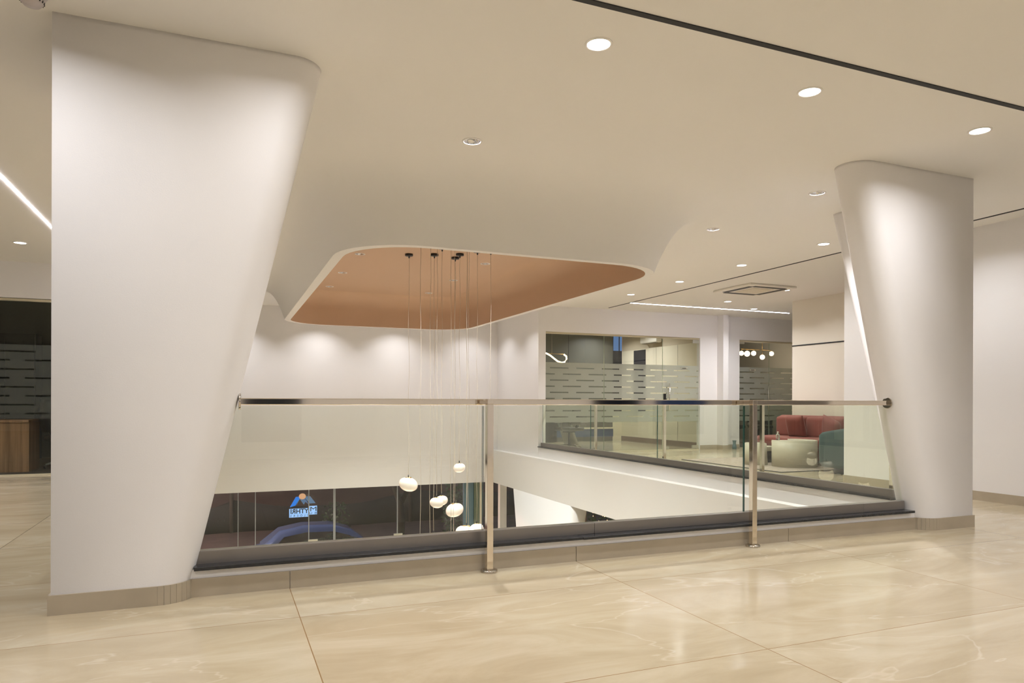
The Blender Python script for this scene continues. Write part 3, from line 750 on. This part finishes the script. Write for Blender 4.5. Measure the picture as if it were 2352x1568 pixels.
# office behind the first front
struct(MB().box(X1 + .16, 6.03, G1 + .12, 16.7, 0, H).build('wall_office_left', PANEL), 'dark left wall inside the far office', 'wall')
b = MB(); b.box(5.98, 9.74, 16.55, 16.65, 0, H)
struct(b.build('wall_office_back', PANEL), 'dark grey panelled back wall inside the far office', 'wall')
for i, x in enumerate((7.6, 8.4)): struct(MB().box(x - .004, x + .004, 16.546, 16.55, 0, H).build('trim_%d' % (16 + i), BLACK), 'thin joint in the dark panelling', 'joint')
struct(MB().box(5.98, 9.74, 16.5, 16.55, .33, .37).build('trim_18', CREAMW), 'pale rail low on the dark office wall', 'rail')
struct(MB().box(5.98, 9.74, 16.52, 16.55, .12, .33).build('trim_19', BLUE_REFL), 'skirting band with a blue reflection painted in, low on the dark office wall', 'panel')
b = MB(); b.box(9.74, 10.2, 16.55, 16.65, 0, .75)
struct(b.build('wall_office_sill', CREAMW), 'low wall under the office window', 'wall')
struct(MB().box(9.745, 10.018, 16.58, 16.592, .75, H).build('window_12', OGLASS), 'office window, its blue top standing in for a reflection in the glass front', 'window')  # blue upper part stands in for a reflection in the glass front
struct(MB().box(9.95, 9.965, 16.57, 16.6, .75, H).box(9.745, 10.018, 16.57, 16.6, 2.18, 2.20).box(9.735, 9.76, 16.56, 16.61, .75, H).build('trim_20', DARK), 'dark frame of the office window', 'window frame')
b = MB(); b.box(10.02, 10.2, G1 + .12, 16.55, 0, 2.42)
struct(b.build('wall_office_right', CREAMW), 'cream panelled right wall inside the far office', 'wall')
struct(MB().box(10.02, 10.2, G1 + .12, 16.55, 2.42, H).build('wall_office_band', pmat('beige_band', (.62, .54, .40), .5)), 'beige band above the cream panelling', 'wall')
struct(MB().box(10.008, 10.02, G1 + .14, 16.55, 0, .13).build('baseboard_office', BROWNSK), 'brown skirting of the cream office wall', 'skirting')
for i, y in enumerate((14.0, 14.9)): struct(MB().box(10.016, 10.02, y, y + .006, .13, 2.42).build('trim_%d' % (21 + i), SKIRT), 'thin joint in the cream panelling', 'joint')
struct(MB().box(10.008, 10.02, 15.38, 15.93, .8, 2.40).build('window_13', pmat('night_pane', (.018, .018, .028), .15)), 'dark window pane in the cream office wall', 'window')
# split unit above
e = empty('air_conditioner', (10.01, 15.0, 2.56), 'white wall air conditioner inside the far office', 'air conditioner')
MB().rbox(-.18, .0, -.36, .36, -.03, .16, .03).build('casing', ACW, e)
MB().box(-.15, -.07, -.30, .30, -.036, -.028).build('outlet', DARK, e)
# wavy light
e = empty('wavy_pendant_light', (6.85, 14.2, 2.05), 'glowing ribbon pendant light in the far office', 'pendant lamp')
pts = [(6.25, 2.10), (6.4, 2.16), (6.55, 2.165), (6.66, 2.13), (6.75, 2.09), (6.85, 2.02), (6.93, 1.965), (7.03, 1.935), (7.11, 1.95), (7.16, 2.02), (7.15, 2.08), (7.09, 2.12)]
m = MB().tube([(x - 6.85, 0, z - 2.05) for x, z in pts], .016, 10); m.build('glowing_tube', WARM, e)
MB().tube([(-.5, .0, .085), (.25, .0, .075)], .004, 8).build('brass_rod', GOLD, e)
MB().tube([(-.06, 0, .08), (-.06, 0, .94)], .002, 6).build('suspension_wire', CORD, e)
l = bpy.data.lights.new('glow', 'POINT'); l.energy = 9; l.color = (1, .75, .42); l.shadow_soft_size = .15
o = bpy.data.objects.new('glow', l); C.objects.link(o); o.parent = e; o.location = (-.2, .0, -.25)
for x, y, l in ((7.3, 15.2, 'downlight inside the far office, left'), (9.1, 14.6, 'downlight inside the far office, right'), (9.1, 15.9, 'downlight inside the far office, rear')):
    downlight(x, y, l, watts=22)
# office chairs
def office_chair(name, loc, rz, label, fabric=FABG, metal=CHROME, arms=True):
    e = empty(name, loc, label, 'chair', 'office chairs', rz)
    MB().rbox(-.25, .25, -.24, .24, .42, .50, .035).build('seat', fabric, e)
    m = MB(); ls = []
    for j in range(9):
        t_ = j / 8; z = .56 + .5 * t_; w_ = .23 - .05 * t_ ** 2; y = .22 + .05 * sin(t_ * 2.4); 
        ls.append([Vector((-w_, y + .02, z)), Vector((0, y + .05, z)), Vector((w_, y + .02, z)), Vector((w_, y + .05, z)), Vector((0, y + .085, z)), Vector((-w_, y + .05, z))])
    m.loft(ls); m.build('backrest', fabric, e)
    MB().bar((0, .18, .44), (0, .28, .62), .05, .02).build('back_support', DARK, e)
    MB().tube([(0, 0, .10), (0, 0, .42)], .022, 12).build('gas_column', DARK, e)
    MB().box(-.10, .10, -.10, .10, .385, .42).build('tilt_mechanism', DARK, e)
    for s in range(5):
        a = 2 * pi * s / 5 + .3
        lg = MB().tube([(0, 0, .11), (.15 * cos(a), .15 * sin(a), .10), (.29 * cos(a), .29 * sin(a), .065)], [.026, .02, .013], 8).build('base_leg', metal, e)
        cc = MB(); cx, cy = .29 * cos(a), .29 * sin(a); cc.tube([(cx - .012, cy - .01, .028), (cx + .012, cy + .01, .028)], .028, 12); cc.build('castor', DARK, lg)
    if arms:
        for s in (-1, 1):
            MB().tube([(s * .25, .05, .44), (s * .30, .05, .48), (s * .31, .03, .66), (s * .30, -.14, .68)], .014, 8).build('armrest', metal, e)
    return e
office_chair('office_chair', (7.0, 13.75, 0), radians(200), 'plastic wrapped office chair behind the glass, beside the slanted desk leg')
office_chair('office_chair', (6.35, 14.3, 0), radians(160), 'wrapped office chair at the far left inside the far office')
# desk with slanted leg
e = empty('desk', (7.1, 14.6, 0), 'office desk with slanted pale leg seen through the glass', 'desk')
MB().rbox(-1.0, .55, -.25, .45, .70, .74, .008).build('desk_top', pmat('grey_oak', (.30, .27, .22), .4), e)
m = MB(); m.loft([[Vector((.42, -.2, 0)), Vector((.50, -.2, 0)), Vector((.50, .4, 0)), Vector((.42, .4, 0))], [Vector((.18, -.2, .70)), Vector((.24, -.2, .70)), Vector((.24, .4, .70)), Vector((.18, .4, .70))]])
m.build('desk_leg', pmat('pale_desk_leg', (.50, .50, .44), .4), e)
MB().box(-.95, .16, .3, .33, .1, .70).build('modesty_panel', pmat('taupe_panel', (.2, .18, .15), .5), e)

# second office (dark) with globe lamp
struct(MB().box(10.4, 13.5, 16.5, 16.6, 0, H).build('wall_meeting_back', PANEL2), 'dark back wall of the room right of the pier', 'wall')
struct(MB().box(10.2, 10.42, G1 + .12, 16.6, 0, H).build('wall_meeting_left', PANEL2), 'dark side wall of the room right of the pier', 'wall')
e = empty('globe_chandelier', (12.4, 14, 2.30), 'brass bar lamp with five glowing globes behind the right glass front', 'pendant lamp')
MB().tube([(-.50, 0, .08), (.47, 0, .07)], .008, 8).build('bar', GOLD, e)
MB().tube([(.168, 0, .69), (.168, 0, .075)], .006, 8).build('rod', GOLD, e)
MB().lathe([(0, .693), (.06, .693), (.06, .67), (0, .67)], (.168, 0, 0), 20).build('ceiling_rose', GOLD, e)
for gx, gz, gr in ((-.488, -.028, .058), (-.312, -.034, .070), (-.107, -.018, .060), (.17, -.108, .062), (.463, -.012, .058)):
    m = MB(); prof = [(gr * max(.0, sin(pi * j / 12)) + .0004, -gr * cos(pi * j / 12)) for j in range(13)]; m.lathe(prof, (gx, 0, gz), 20, caps=False)
    g = m.build('globe', GLOBE, e)
    MB().tube([(gx, 0, gz + gr - .004), (gx, 0, .075)], .004, 6).build('stem', GOLD, g)
l = bpy.data.lights.new('glow', 'POINT'); l.energy = 10; l.color = (1, .8, .55); l.shadow_soft_size = .2
o = bpy.data.objects.new('glow', l); C.objects.link(o); o.parent = e; o.location = (0, 0, -.35)
e_ = empty('curtain', (12.6, 15.9, 0), 'slim pale curtain hanging in the dark meeting room', 'curtain')
m = MB(); P = []
for j in range(25): P.append((-.25 + .02 * j, .03 * sin(j * 1.6)))
m.loft([[Vector((x * (.6 + .4 * (z < 1)), y, z)) for x, y in P] + [Vector((x * (.6 + .4 * (z < 1)), y + .006, z)) for x, y in P[::-1]] for z in (.0, 1.2, 2.9)]); m.build('cloth', pmat('grey_curtain', (.35, .35, .36), .8), e_)
office_chair('office_chair', (11.35, 13.65, 0), radians(30), 'black chair with pale arm behind the right glass front, left of the steel post', DARK, CHROME)
office_chair('office_chair', (12.15, 13.6, 0), radians(-25), 'black chair behind the right glass front, beside the sofa end', DARK, CHROME)
e = empty('meeting_table', (12.2, 14.5, 0), 'dark table in the room behind the right glass front', 'table')
MB().rbox(-1.0, 1.0, -.45, .45, .71, .75, .01).build('table_top', PANEL, e)
for sx in (-.8, .8): MB().box(sx - .04, sx + .04, -.35, .35, 0, .71).build('table_leg', DARK, e)

# ================================================================== LEFT OFFICE
gl = glass_front('glass_front', [(-6.9, -4.2), (-4.2, -1.6)], 'dark glass office front left of the big column', y=11.75, top=2.45, film=(.80, 1.84), group='glass office fronts', fmat=FILM2)
struct(MB().box(-7, -.86, 15.0, 15.1, 0, H).build('wall_left_office_back', GREENW), 'dark green back wall of the left office', 'wall')
struct(MB().box(-.98, -.86, 11.82, 15.0, 0, H).build('wall_left_office_side', GREENW), 'dark side wall of the left office', 'wall')
struct(MB().box(-7, -.9, 11.82, 15.0, .001, .012).build('floor_left_office', pmat('dark_carpet', (.04, .03, .025), .9)), 'dark floor inside the left office', 'floor')
struct(MB().box(-7, -.9, 11.82, 15.0, H - .02, H - .002).build('ceiling_left_office', pmat('dark_soffit', (.05, .05, .05), .8)), 'dark ceiling inside the left office', 'ceiling')
e = empty('reception_desk', (-3.6, 12.5, .012), 'walnut fronted desk behind the dark glass on the left', 'desk')
MB().box(-1.2, .97, -.30, -.26, 0, .74).build('front_panel', OAK, e)
MB().rbox(-1.2, .97, -.32, .35, .72, .76, .006).build('desk_top', OAK, e)
MB().box(.93, .97, -.26, .33, 0, .72).build('side_panel', OAK, e)
office_chair('office_chair', (-2.25, 12.75, .012), radians(120), 'black office chair right of the walnut desk', DARK, pmat('dull_grey_metal', (.30, .32, .30), .3, metal=.5))
e = empty('cabinet', (-3.45, 14.7, .012), 'dark tall cabinet in the left office', 'cabinet')
MB().box(-.5, .42, -.2, .25, 0, 2.2).build('body', pmat('black_green_lacquer', (.012, .017, .016), .3), e)
MB().box(-.47, -.03, -.215, -.2, .05, 2.15).build('door', bpy.data.materials['black_green_lacquer'], e)
MB().box(.0, .40, -.215, -.2, .05, 2.15).build('door', bpy.data.materials['black_green_lacquer'], e)

# ================================================================== LOUNGE FURNITURE
# rug
e = empty('rug', (8.7, 9.5, 0), 'brown rug with dark winding lines under the coffee tables', 'rug')
MB().rbox(-.9, .45, -1.22, 1.22, .0, .012, .004).build('pile', RUG, e)
MB().box(-.925, .475, -1.245, 1.245, .0, .009).build('border', RUGEDGE, e)
# sofa: back along the cream wall, curved seat front
sf = empty('sofa', (9.75, 9.35, 0), 'rust red velvet sofa against the cream wall', 'sofa')
def plan(y0, y1, xb, depth, rnd, z0, z1, inset=0.0):
    P = [(xb, y0), (xb, y1)]
    K = 16
    for j in range(K + 1):
        tt = j / K; y = y1 + (y0 - y1) * tt; bul = (1 - abs(2 * tt - 1) ** rnd) ** (1 / rnd)
        P.append((xb - depth * (.35 + .65 * bul) + inset * 0, y))
    return P
def pillow_loft(P, z0, z1, rr, mat, name, parent):
    m = MB(); cx = sum(p[0] for p in P) / len(P); cy = sum(p[1] for p in P) / len(P); ls = []
    for zf, sc in ((0, -.9), (.12, -.35), (.3, -.05), (.5, 0), (.7, -.05), (.88, -.35), (1, -.9)):
        z = z0 + (z1 - z0) * zf; L_ = []
        for x, y in P:
            v_ = Vector((x - cx, y - cy, 0)); ln = max(v_.length, 1e-4); v_ = v_ * ((ln + sc * rr) / ln)
            L_.append(Vector((cx + v_.x, cy + v_.y, z)))
        ls.append(L_)
    m.loft(ls); return m.build(name, mat, parent)
pillow_loft(plan(-.95, 1.2, .28, .92, 3, 0, 0), .09, .30, .04, SOFA, 'base', sf)
pillow_loft(plan(-.97, 1.22, .20, .90, 3, 0, 0), .29, .44, .05, SOFA, 'seat', sf)
m = MB(); m.rbox(.08, .31, -1.05, 1.19, .10, .82, .07, seg=4); m.build('backrest', SOFA, sf)
m = MB(); m.rbox(-.02, .14, .42, 1.14, .42, .80, .06, seg=4); m.build('back_cushion', SOFA, sf)
m = MB(); m.rbox(-.02, .14, -.45, .40, .42, .80, .06, seg=4); m.build('back_cushion', SOFA, sf)
MB().box(-.40, .25, -.95, 1.1, .0, .09).build('plinth', DARK, sf)
def cushion(loc, rot, size, label):
    e = empty('cushion', loc, label, 'cushion', 'sofa cushions'); m = MB(); n_ = 12; s = size / 2
    top = {}; bot = {}
    for i_ in range(n_ + 1):
        for j_ in range(n_ + 1):
            a, b_ = 2 * i_ / n_ - 1, 2 * j_ / n_ - 1; th = .075 * ((1 - a ** 4) * (1 - b_ ** 4)) ** .5; pin = 1 - .10 * (1 - abs(a * b_)) * (abs(a) ** 6 + abs(b_) ** 6) / 2
            top[i_, j_] = m.b.verts.new((th, a * s * pin, b_ * s * pin)); bot[i_, j_] = m.b.verts.new((-th, a * s * pin, b_ * s * pin)) if 0 < i_ < n_ and 0 < j_ < n_ else top[i_, j_]
    for i_ in range(n_):
        for j_ in range(n_):
            for D in (top, bot):
                vs_ = [D[i_, j_], D[i_ + 1, j_], D[i_ + 1, j_ + 1], D[i_, j_ + 1]]
                try: q = m.b.faces.new(vs_); q.smooth = True
                except ValueError: pass
    o = m.build('cover', SOFA, e); e.rotation_euler = rot; return e
cushion((9.57, 9.80, .63), (0, radians(-16), radians(4)), .40, 'square red cushion leaning on the sofa back')
cushion((9.57, 9.0, .61), (radians(20), radians(-14), radians(-10)), .40, 'tilted red cushion above the teal armchair')
# teal tub armchair
ac = empty('armchair', (8.87, 7.74, 0), 'teal velvet tub armchair at the edge of the right wall', 'armchair')
m = MB(); ls_o = []
K = 40; A0, A1 = radians(-228), radians(48)
def tub(rad, z, j, pw=3.2):
    a = A0 + (A1 - A0) * j / K; ca, sa = cos(a), sin(a); q = (abs(ca) ** pw + abs(sa) ** pw) ** (-1 / pw); return Vector((rad * ca * q, rad * sa * q, z))
prof = [(.0, .09), (.0, .12), (.0, .3), (.0, None), (-.04, None), (-.10, None), (-.14, None), (-.14, .3)]
rings_ = []
for j in range(K + 1):
    tt = j / K; zt2 = .60 + .13 * sin(pi * tt) ** 1.0
    rw = []
    for R_, z_ in ((.50, .09), (.53, .14), (.535, .35), (.535, zt2 - .05), (.50, zt2 - .008), (.46, zt2), (.40, zt2 - .02), (.385, zt2 - .08), (.385, .12)):
        rw.append(tub(R_, z_, j))
    rings_.append(rw)
m.loft(rings_); m.build('shell', TEAL, ac)
m = MB(); m.rbox(-.36, .36, -.36, .40, .28, .43, .05, seg=4); m.build('seat', TEAL, ac)
m = MB(); m.rbox(-.37, .37, -.36, .40, .09, .28, .04, seg=3); m.build('seat_base', TEAL, ac)
MB().lathe([(0, 0), (.40, 0), (.40, .09), (0, .09)], n=32).build('plinth', DARK, ac)
# coffee tables
def drum(name, loc, rx, ry, hgt, a0, a1, label, cut=True):
    e = empty(name, loc, label, 'coffee table')
    m = MB(); ls = []; n_ = 36
    ring = lambda s, z: [Vector((rx * s * cos(radians(a0 + (a1 - a0) * j / n_)), ry * s * sin(radians(a0 + (a1 - a0) * j / n_)), z)) for j in range(n_ + 1)]
    o_, i_ = ring(1, 0), ring(.93, 0)
    ls = [[v_ + Vector((0, 0, z)) for v_ in o_] + [v_ + Vector((0, 0, z)) for v_ in i_[::-1]] for z in (0, hgt)]
    m.loft(ls); m.build('curved_base', CREAM, e)
    m = MB(); m.lathe([(0, hgt - .045), (1, hgt - .045), (1, hgt - .02), (0, hgt - .02)], n=48, squash=lambda X, Y, Z: (X * rx * .93, Y * ry * .93, Z)); m.build('table_top', CREAM, e)
    return e
drum('coffee_table', (8.69, 8.95, .012), .365, .37, .43, -200, 60, 'wide round cream coffee table with wrap around base, next to the teal armchair')
e = empty('side_table', (8.34, 9.45, .012), 'small cream drum table just beside the steel post foot', 'side table')
MB().lathe([(0, 0), (.20, 0), (.18, .355), (.172, .355), (.172, .345), (0, .345)], n=40).build('drum_body', CREAM, e)
MB().lathe([(0, .346), (.165, .346), (.165, .362), (0, .362)], n=40).build('table_top', CREAM, e)
e = empty('low_dark_box', (8.78, 9.72, .012), 'low dark box with cream top between the two cream tables', 'dark_box')  # plain box put at the dark patch between the tables
MB().rbox(-.13, .13, -.12, .12, .0, .20, .01).build('body', DARK, e)
MB().rbox(-.16, .16, -.14, .14, .20, .28, .012).build('seat', CREAM, e)
# bottle on table
e = empty('water_bottle', (8.52, 9.12, .423), 'small clear water bottle on the round coffee table', 'bottle')
MB().lathe([(0, 0), (.03, 0), (.032, .01), (.032, .09), (.028, .105), (.012, .125), (.012, .135), (0, .135)], n=20).build('body', pmat('clear_plastic', (.8, .85, .85), .05, **{'Transmission Weight': .9}), e)
MB().lathe([(0, .135), (.014, .135), (.014, .15), (0, .15)], n=16).build('cap', TRIMW, e)
# vase on floor
MBv = MB().lathe([(0, 0), (.042, 0), (.046, .01), (.050, .05), (.043, .09), (.032, .125), (.034, .16), (.043, .19), (.045, .20), (.038, .20), (.03, .16), (0, .15)], n=28)
o = MBv.build('vase', VASE); o.location = (10.60, 12.68, 0); tag(o, 'slim teal vase on the floor beside the pier', 'vase')

# ================================================================== SIGN REFLECTION AND STREET
sg = empty('sign_reflection', (1.53, YF + .18, -1.15), 'glowing blue and white panels standing in for a company screen reflected in the lower glass', 'sign_reflection')  # glowing panels stand in for a lit screen mirrored in two panes
SW = emat('reflected_white', (.38, .60, 1.0), .95); SB = emat('reflected_blue', (.01, .22, .85), .75); SG = emat('reflected_slate', (.12, .22, .38), .6); SO = emat('reflected_orange', (.85, .42, .22), .8)
SK = pmat('reflected_black', (.01, .01, .02), .5)
# local coords: x to the right as seen from inside
X0, XM, XR_ = -.262, .122, .297; 
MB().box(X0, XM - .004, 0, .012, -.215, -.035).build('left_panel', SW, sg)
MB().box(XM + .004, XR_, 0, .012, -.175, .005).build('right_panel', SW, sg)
def tri(name, pts, mat, y=0): 
    m = MB(); m.loft([[Vector((x, y, z)) for x, z in pts], [Vector((x, y + .01, z)) for x, z in pts]])
    for f_ in m.b.faces: f_.smooth = False
    return m.build(name, mat, sg)
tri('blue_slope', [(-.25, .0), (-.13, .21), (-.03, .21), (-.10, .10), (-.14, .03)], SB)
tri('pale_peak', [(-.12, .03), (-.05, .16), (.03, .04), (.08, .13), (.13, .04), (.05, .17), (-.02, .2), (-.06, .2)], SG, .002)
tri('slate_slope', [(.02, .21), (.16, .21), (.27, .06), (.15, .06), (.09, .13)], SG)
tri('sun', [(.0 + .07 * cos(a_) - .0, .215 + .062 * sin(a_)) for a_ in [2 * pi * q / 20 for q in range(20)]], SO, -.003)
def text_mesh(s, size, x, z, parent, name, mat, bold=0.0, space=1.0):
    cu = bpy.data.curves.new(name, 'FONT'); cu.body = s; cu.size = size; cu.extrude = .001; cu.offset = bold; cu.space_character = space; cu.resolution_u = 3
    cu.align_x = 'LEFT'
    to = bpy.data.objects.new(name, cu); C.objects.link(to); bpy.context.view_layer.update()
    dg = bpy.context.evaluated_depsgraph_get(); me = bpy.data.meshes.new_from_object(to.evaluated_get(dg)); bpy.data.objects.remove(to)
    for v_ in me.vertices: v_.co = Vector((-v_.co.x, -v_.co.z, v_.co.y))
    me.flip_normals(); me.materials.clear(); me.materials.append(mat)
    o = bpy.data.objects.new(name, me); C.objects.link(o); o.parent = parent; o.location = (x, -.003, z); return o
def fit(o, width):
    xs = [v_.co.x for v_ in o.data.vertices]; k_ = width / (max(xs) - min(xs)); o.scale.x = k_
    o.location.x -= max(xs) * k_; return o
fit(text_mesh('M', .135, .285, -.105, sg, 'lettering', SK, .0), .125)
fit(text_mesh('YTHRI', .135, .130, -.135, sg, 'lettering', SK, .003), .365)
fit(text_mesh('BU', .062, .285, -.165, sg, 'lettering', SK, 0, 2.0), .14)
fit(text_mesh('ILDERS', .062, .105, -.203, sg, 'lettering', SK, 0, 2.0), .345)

struct(MB().box(-40, 60, 15.45, 70, -4.4, -4.1).build('ground', DIRT), 'bare brown earth and road outside', 'ground')
o = MB().box(-30, 60, 33, 33.3, -4.1, -1.2).build('boundary_wall', BRICKW); tag(o, 'brown boundary wall across the road', 'wall')
o = MB().box(-30, 60, 44, 50, -4.1, 4.7).build('far_building', pmat('dark_building', (.03, .03, .04), .9)); tag(o, 'dark building mass beyond the road', 'building')
# sagging net
ne = empty('shade_net', (5.0, 29.5, -4.1), 'dark sagging shade net fence in front of the boundary wall', 'fence')
px = [-4.8, .3, 7.4, 15.5]
m = MB(); top = []; bot = []
N_ = 90
for j in range(N_ + 1):
    x = -4.8 + (20.3) * j / N_; seg = max(i for i in range(3) if x >= px[i] - 1e-6); t_ = (x - px[seg]) / (px[seg + 1] - px[seg])
    z = 1.15 - .50 * 4 * t_ * (1 - t_) * (.6 if seg != 1 else .8) + .12 * seg; y = .15 * sin(x * 2.1)
    top.append(Vector((x - 5, y, z))); bot.append(Vector((x - 5, y * .3, 0)))
m.loft([bot + [v_ + Vector((0, .02, 0)) for v_ in bot[::-1]], top + [v_ + Vector((0, .02, 0)) for v_ in top[::-1]]]); m.build('net', NET, ne)
for x in px: MB().tube([(x - 5, -.05, 0), (x - 5, -.05, 1.7)], .07, 8).build('pole', BARK, ne)
# car
car = empty('car', (2.45, 21.2, -4.1), 'blue car passing outside, roof visible through the lower glass', 'car')
m = MB(); ls = []
prof = [(-2.1, .35, .72), (-1.9, .30, .86), (-1.25, .28, .98), (-.95, .28, 1.02), (.95, .28, 1.02), (1.35, .28, .96), (2.0, .3, .85), (2.15, .38, .65)]
for x, z0, z1 in prof: ls.append([Vector((x, s_ * .85 * k_, z)) for s_, z, k_ in ((-1, z0, .96), (-1, (z0 + z1) / 2, 1), (-1, z1, .93), (1, z1, .93), (1, (z0 + z1) / 2, 1), (1, z0, .96))])
m.loft(ls); m.build('body', CARP, car)
m = MB(); ls = []
for x, z, k_ in ((-1.45, 1.0, .9), (-.95, 1.42, .74), (-.3, 1.54, .72), (.5, 1.52, .72), (1.05, 1.36, .74), (1.55, .98, .9)):
    ls.append([Vector((x, -.85 * .93, .95)), Vector((x, -.85 * k_, z)), Vector((x, .85 * k_, z)), Vector((x, .85 * .93, .95))])
m.loft(ls); m.build('roof', CARP, car)
for s_ in (-1, 1):
    m = MB(); P = [(-1.2, 1.03), (-.88, 1.36), (-.28, 1.45), (.48, 1.43), (.92, 1.30), (1.3, 1.02)]
    q0 = [Vector((x, s_ * (.81 - (z - 1.03) * .33), z)) for x, z in P]; m.loft([q0, [v_ + Vector((0, s_ * .02, 0)) for v_ in q0]]); m.build('side_window', CARG, car)
    for wx in (-1.35, 1.35):
        wh = MB().tube([(wx, s_ * .70, .32), (wx, s_ * .90, .32)], .32, 24).build('wheel', DARK, car); MB().tube([(wx, s_ * .895, .32), (wx, s_ * .91, .32)], .17, 16).build('hubcap', CHROME, wh)
# plants beyond the glass
def fronds(name, loc, label, n_, ln, hgt, up=.9, cat='plant', leafw=.04, grp='plants outside the lower glass'):
    e = empty(name, loc, label, cat, grp); m = MB(); st = MB()
    for i_ in range(n_):
        a = random.uniform(0, 2 * pi); L_ = ln * random.uniform(.7, 1.1); upk = up * random.uniform(.6, 1.1); pts = []
        for j in range(9):
            t_ = j / 8; pts.append(Vector((cos(a) * L_ * t_, sin(a) * L_ * t_, hgt + L_ * upk * (t_ - .75 * t_ * t_ * 1.2))))
        st.tube(pts, .008, 5)
        for j in range(1, 9):
            p = pts[j]; side_ = Vector((-sin(a), cos(a), 0)); dn = (pts[j] - pts[j - 1]).normalized()
            for s_ in (-1, 1):
                tip = p + side_ * s_ * L_ * .28 * (1.1 - j / 9) + dn * .10 + Vector((0, 0, -.03)); w_ = dn * leafw * .5
                m.poly([tuple(p - w_), tuple(p + w_), tuple(tip)])
    m.build('leaves', LEAF, e)
    st.build('stems', BARK, e)
    if hgt > .05: MB().tube([(0, 0, 0), (.02, 0, hgt)], .05, 8).build('trunk', BARK, e)
    return e
fronds('palm', (2.35, 16.9, -4.1), 'small palm in front of the passing car', 14, .75, 1.75, 1.0, leafw=.06)
fronds('palm', (.75, 16.6, -4.1), 'low palm left of the car', 12, .7, 1.2, 1.0, leafw=.06)
fronds('shrub', (3.4, 17.2, -4.1), 'spiky shrub right of the car', 20, .6, 1.5, 1.1, 'shrub', .05)
fronds('shrub', (4.3, 18.2, -4.1), 'small loose shrub behind the hanging lamps', 16, .6, 1.3, 1.0, 'shrub', .05)
def bush(loc, w_, h_, label, n_=500):
    e = empty('bush', loc, label, 'bush', 'plants outside the lower glass'); m = MB()
    for i_ in range(n_):
        a = random.uniform(0, 2 * pi); z = random.uniform(.05, 1) * h_; rr = w_ * (random.random() ** .4) * (1 - .35 * abs(2 * z / h_ - 1) ** 3)
        c_ = Vector((cos(a) * rr, sin(a) * rr, z)); u_ = Vector((random.gauss(0, 1), random.gauss(0, 1), random.gauss(0, 1))).normalized() * .07; v_ = u_.cross(Vector((random.gauss(0, 1), random.gauss(0, 1), .3))).normalized() * .035
        m.poly([tuple(c_ - u_), tuple(c_ + v_), tuple(c_ + u_), tuple(c_ - v_)])
    m.build('foliage', LEAF, e); MB().tube([(0, 0, 0), (0, 0, h_ * .8)], .03, 8).build('stem', BARK, e)
bush((5.55, 17.1, -4.1), .42, 3.2, 'tall narrow dark green bush behind the hanging lamps', 900)
bush((9.4, 16.9, -4.1), .6, 3.0, 'dark green bush with tiny lights beyond the lower pier', 900)
bush((3.55, 24.5, -4.1), .5, 1.7, 'dark bush beyond the road', 300)
e = empty('tree', (5.9, 25, -4.1), 'bare dark tree trunk in front of the boundary wall', 'tree')
MB().tube([(0, 0, 0), (.05, 0, .9), (.0, 0, 1.5), (-.25, 0, 2.2), (-.5, 0, 2.8)], [.16, .14, .12, .09, .05], 10).build('trunk', BARK, e)
MB().tube([(0, 0, 1.4), (.35, .1, 2.0), (.75, .1, 2.7)], [.1, .07, .04], 8).build('branch', BARK, e)
for x, l in ((8.15, 'brown clay pillar nearest the lower pier'), (10.15, 'brown clay pillar right of the lit bush')):
    o = MB().box(x, x + .5, 16.0, 16.5, -4.1, -.9).build('pillar', BROWNP); tag(o, l, 'pillar', 'clay pillars outside')
# string of tiny lights
e = empty('string_lights', (8.8, 16.0, -1.6), 'tiny warm string lights on the bush beyond the pier', 'string lights')
FA = emat('fairy', (1, .65, .3), 6)
m = MB()
for i_ in range(110):
    x, z = random.uniform(-.9, 1.0), random.uniform(-.9, .45); m.box(x - .006, x + .006, -.3, -.288, z - .006, z + .006)
m.build('bulbs', FA, e)
l = bpy.data.lights.new('glow', 'POINT'); l.energy = 25; l.color = (1, .7, .4); l.shadow_soft_size = .3
o = bpy.data.objects.new('glow', l); C.objects.link(o); o.parent = e; o.location = (.1, -.6, 0)
# unseen lamp post, added to throw warm light on the ground outside
e = empty('added_street_lamp', (-6.5, 24, -4.1), 'unseen street lamp added to warm the ground outside', 'street lamp')
MB().tube([(0, 0, 0), (0, 0, 5.5), (.6, 0, 5.9)], .06, 10).build('pole', DARK, e)
MB().rbox(.5, 1.1, -.12, .12, 5.84, 5.94, .02).build('head', TRIMW, e)
l = bpy.data.lights.new('glow', 'POINT'); l.energy = 5000; l.color = (1, .62, .52); l.shadow_soft_size = .2
o = bpy.data.objects.new('glow', l); C.objects.link(o); o.parent = e; o.location = (.8, 0, 5.6)
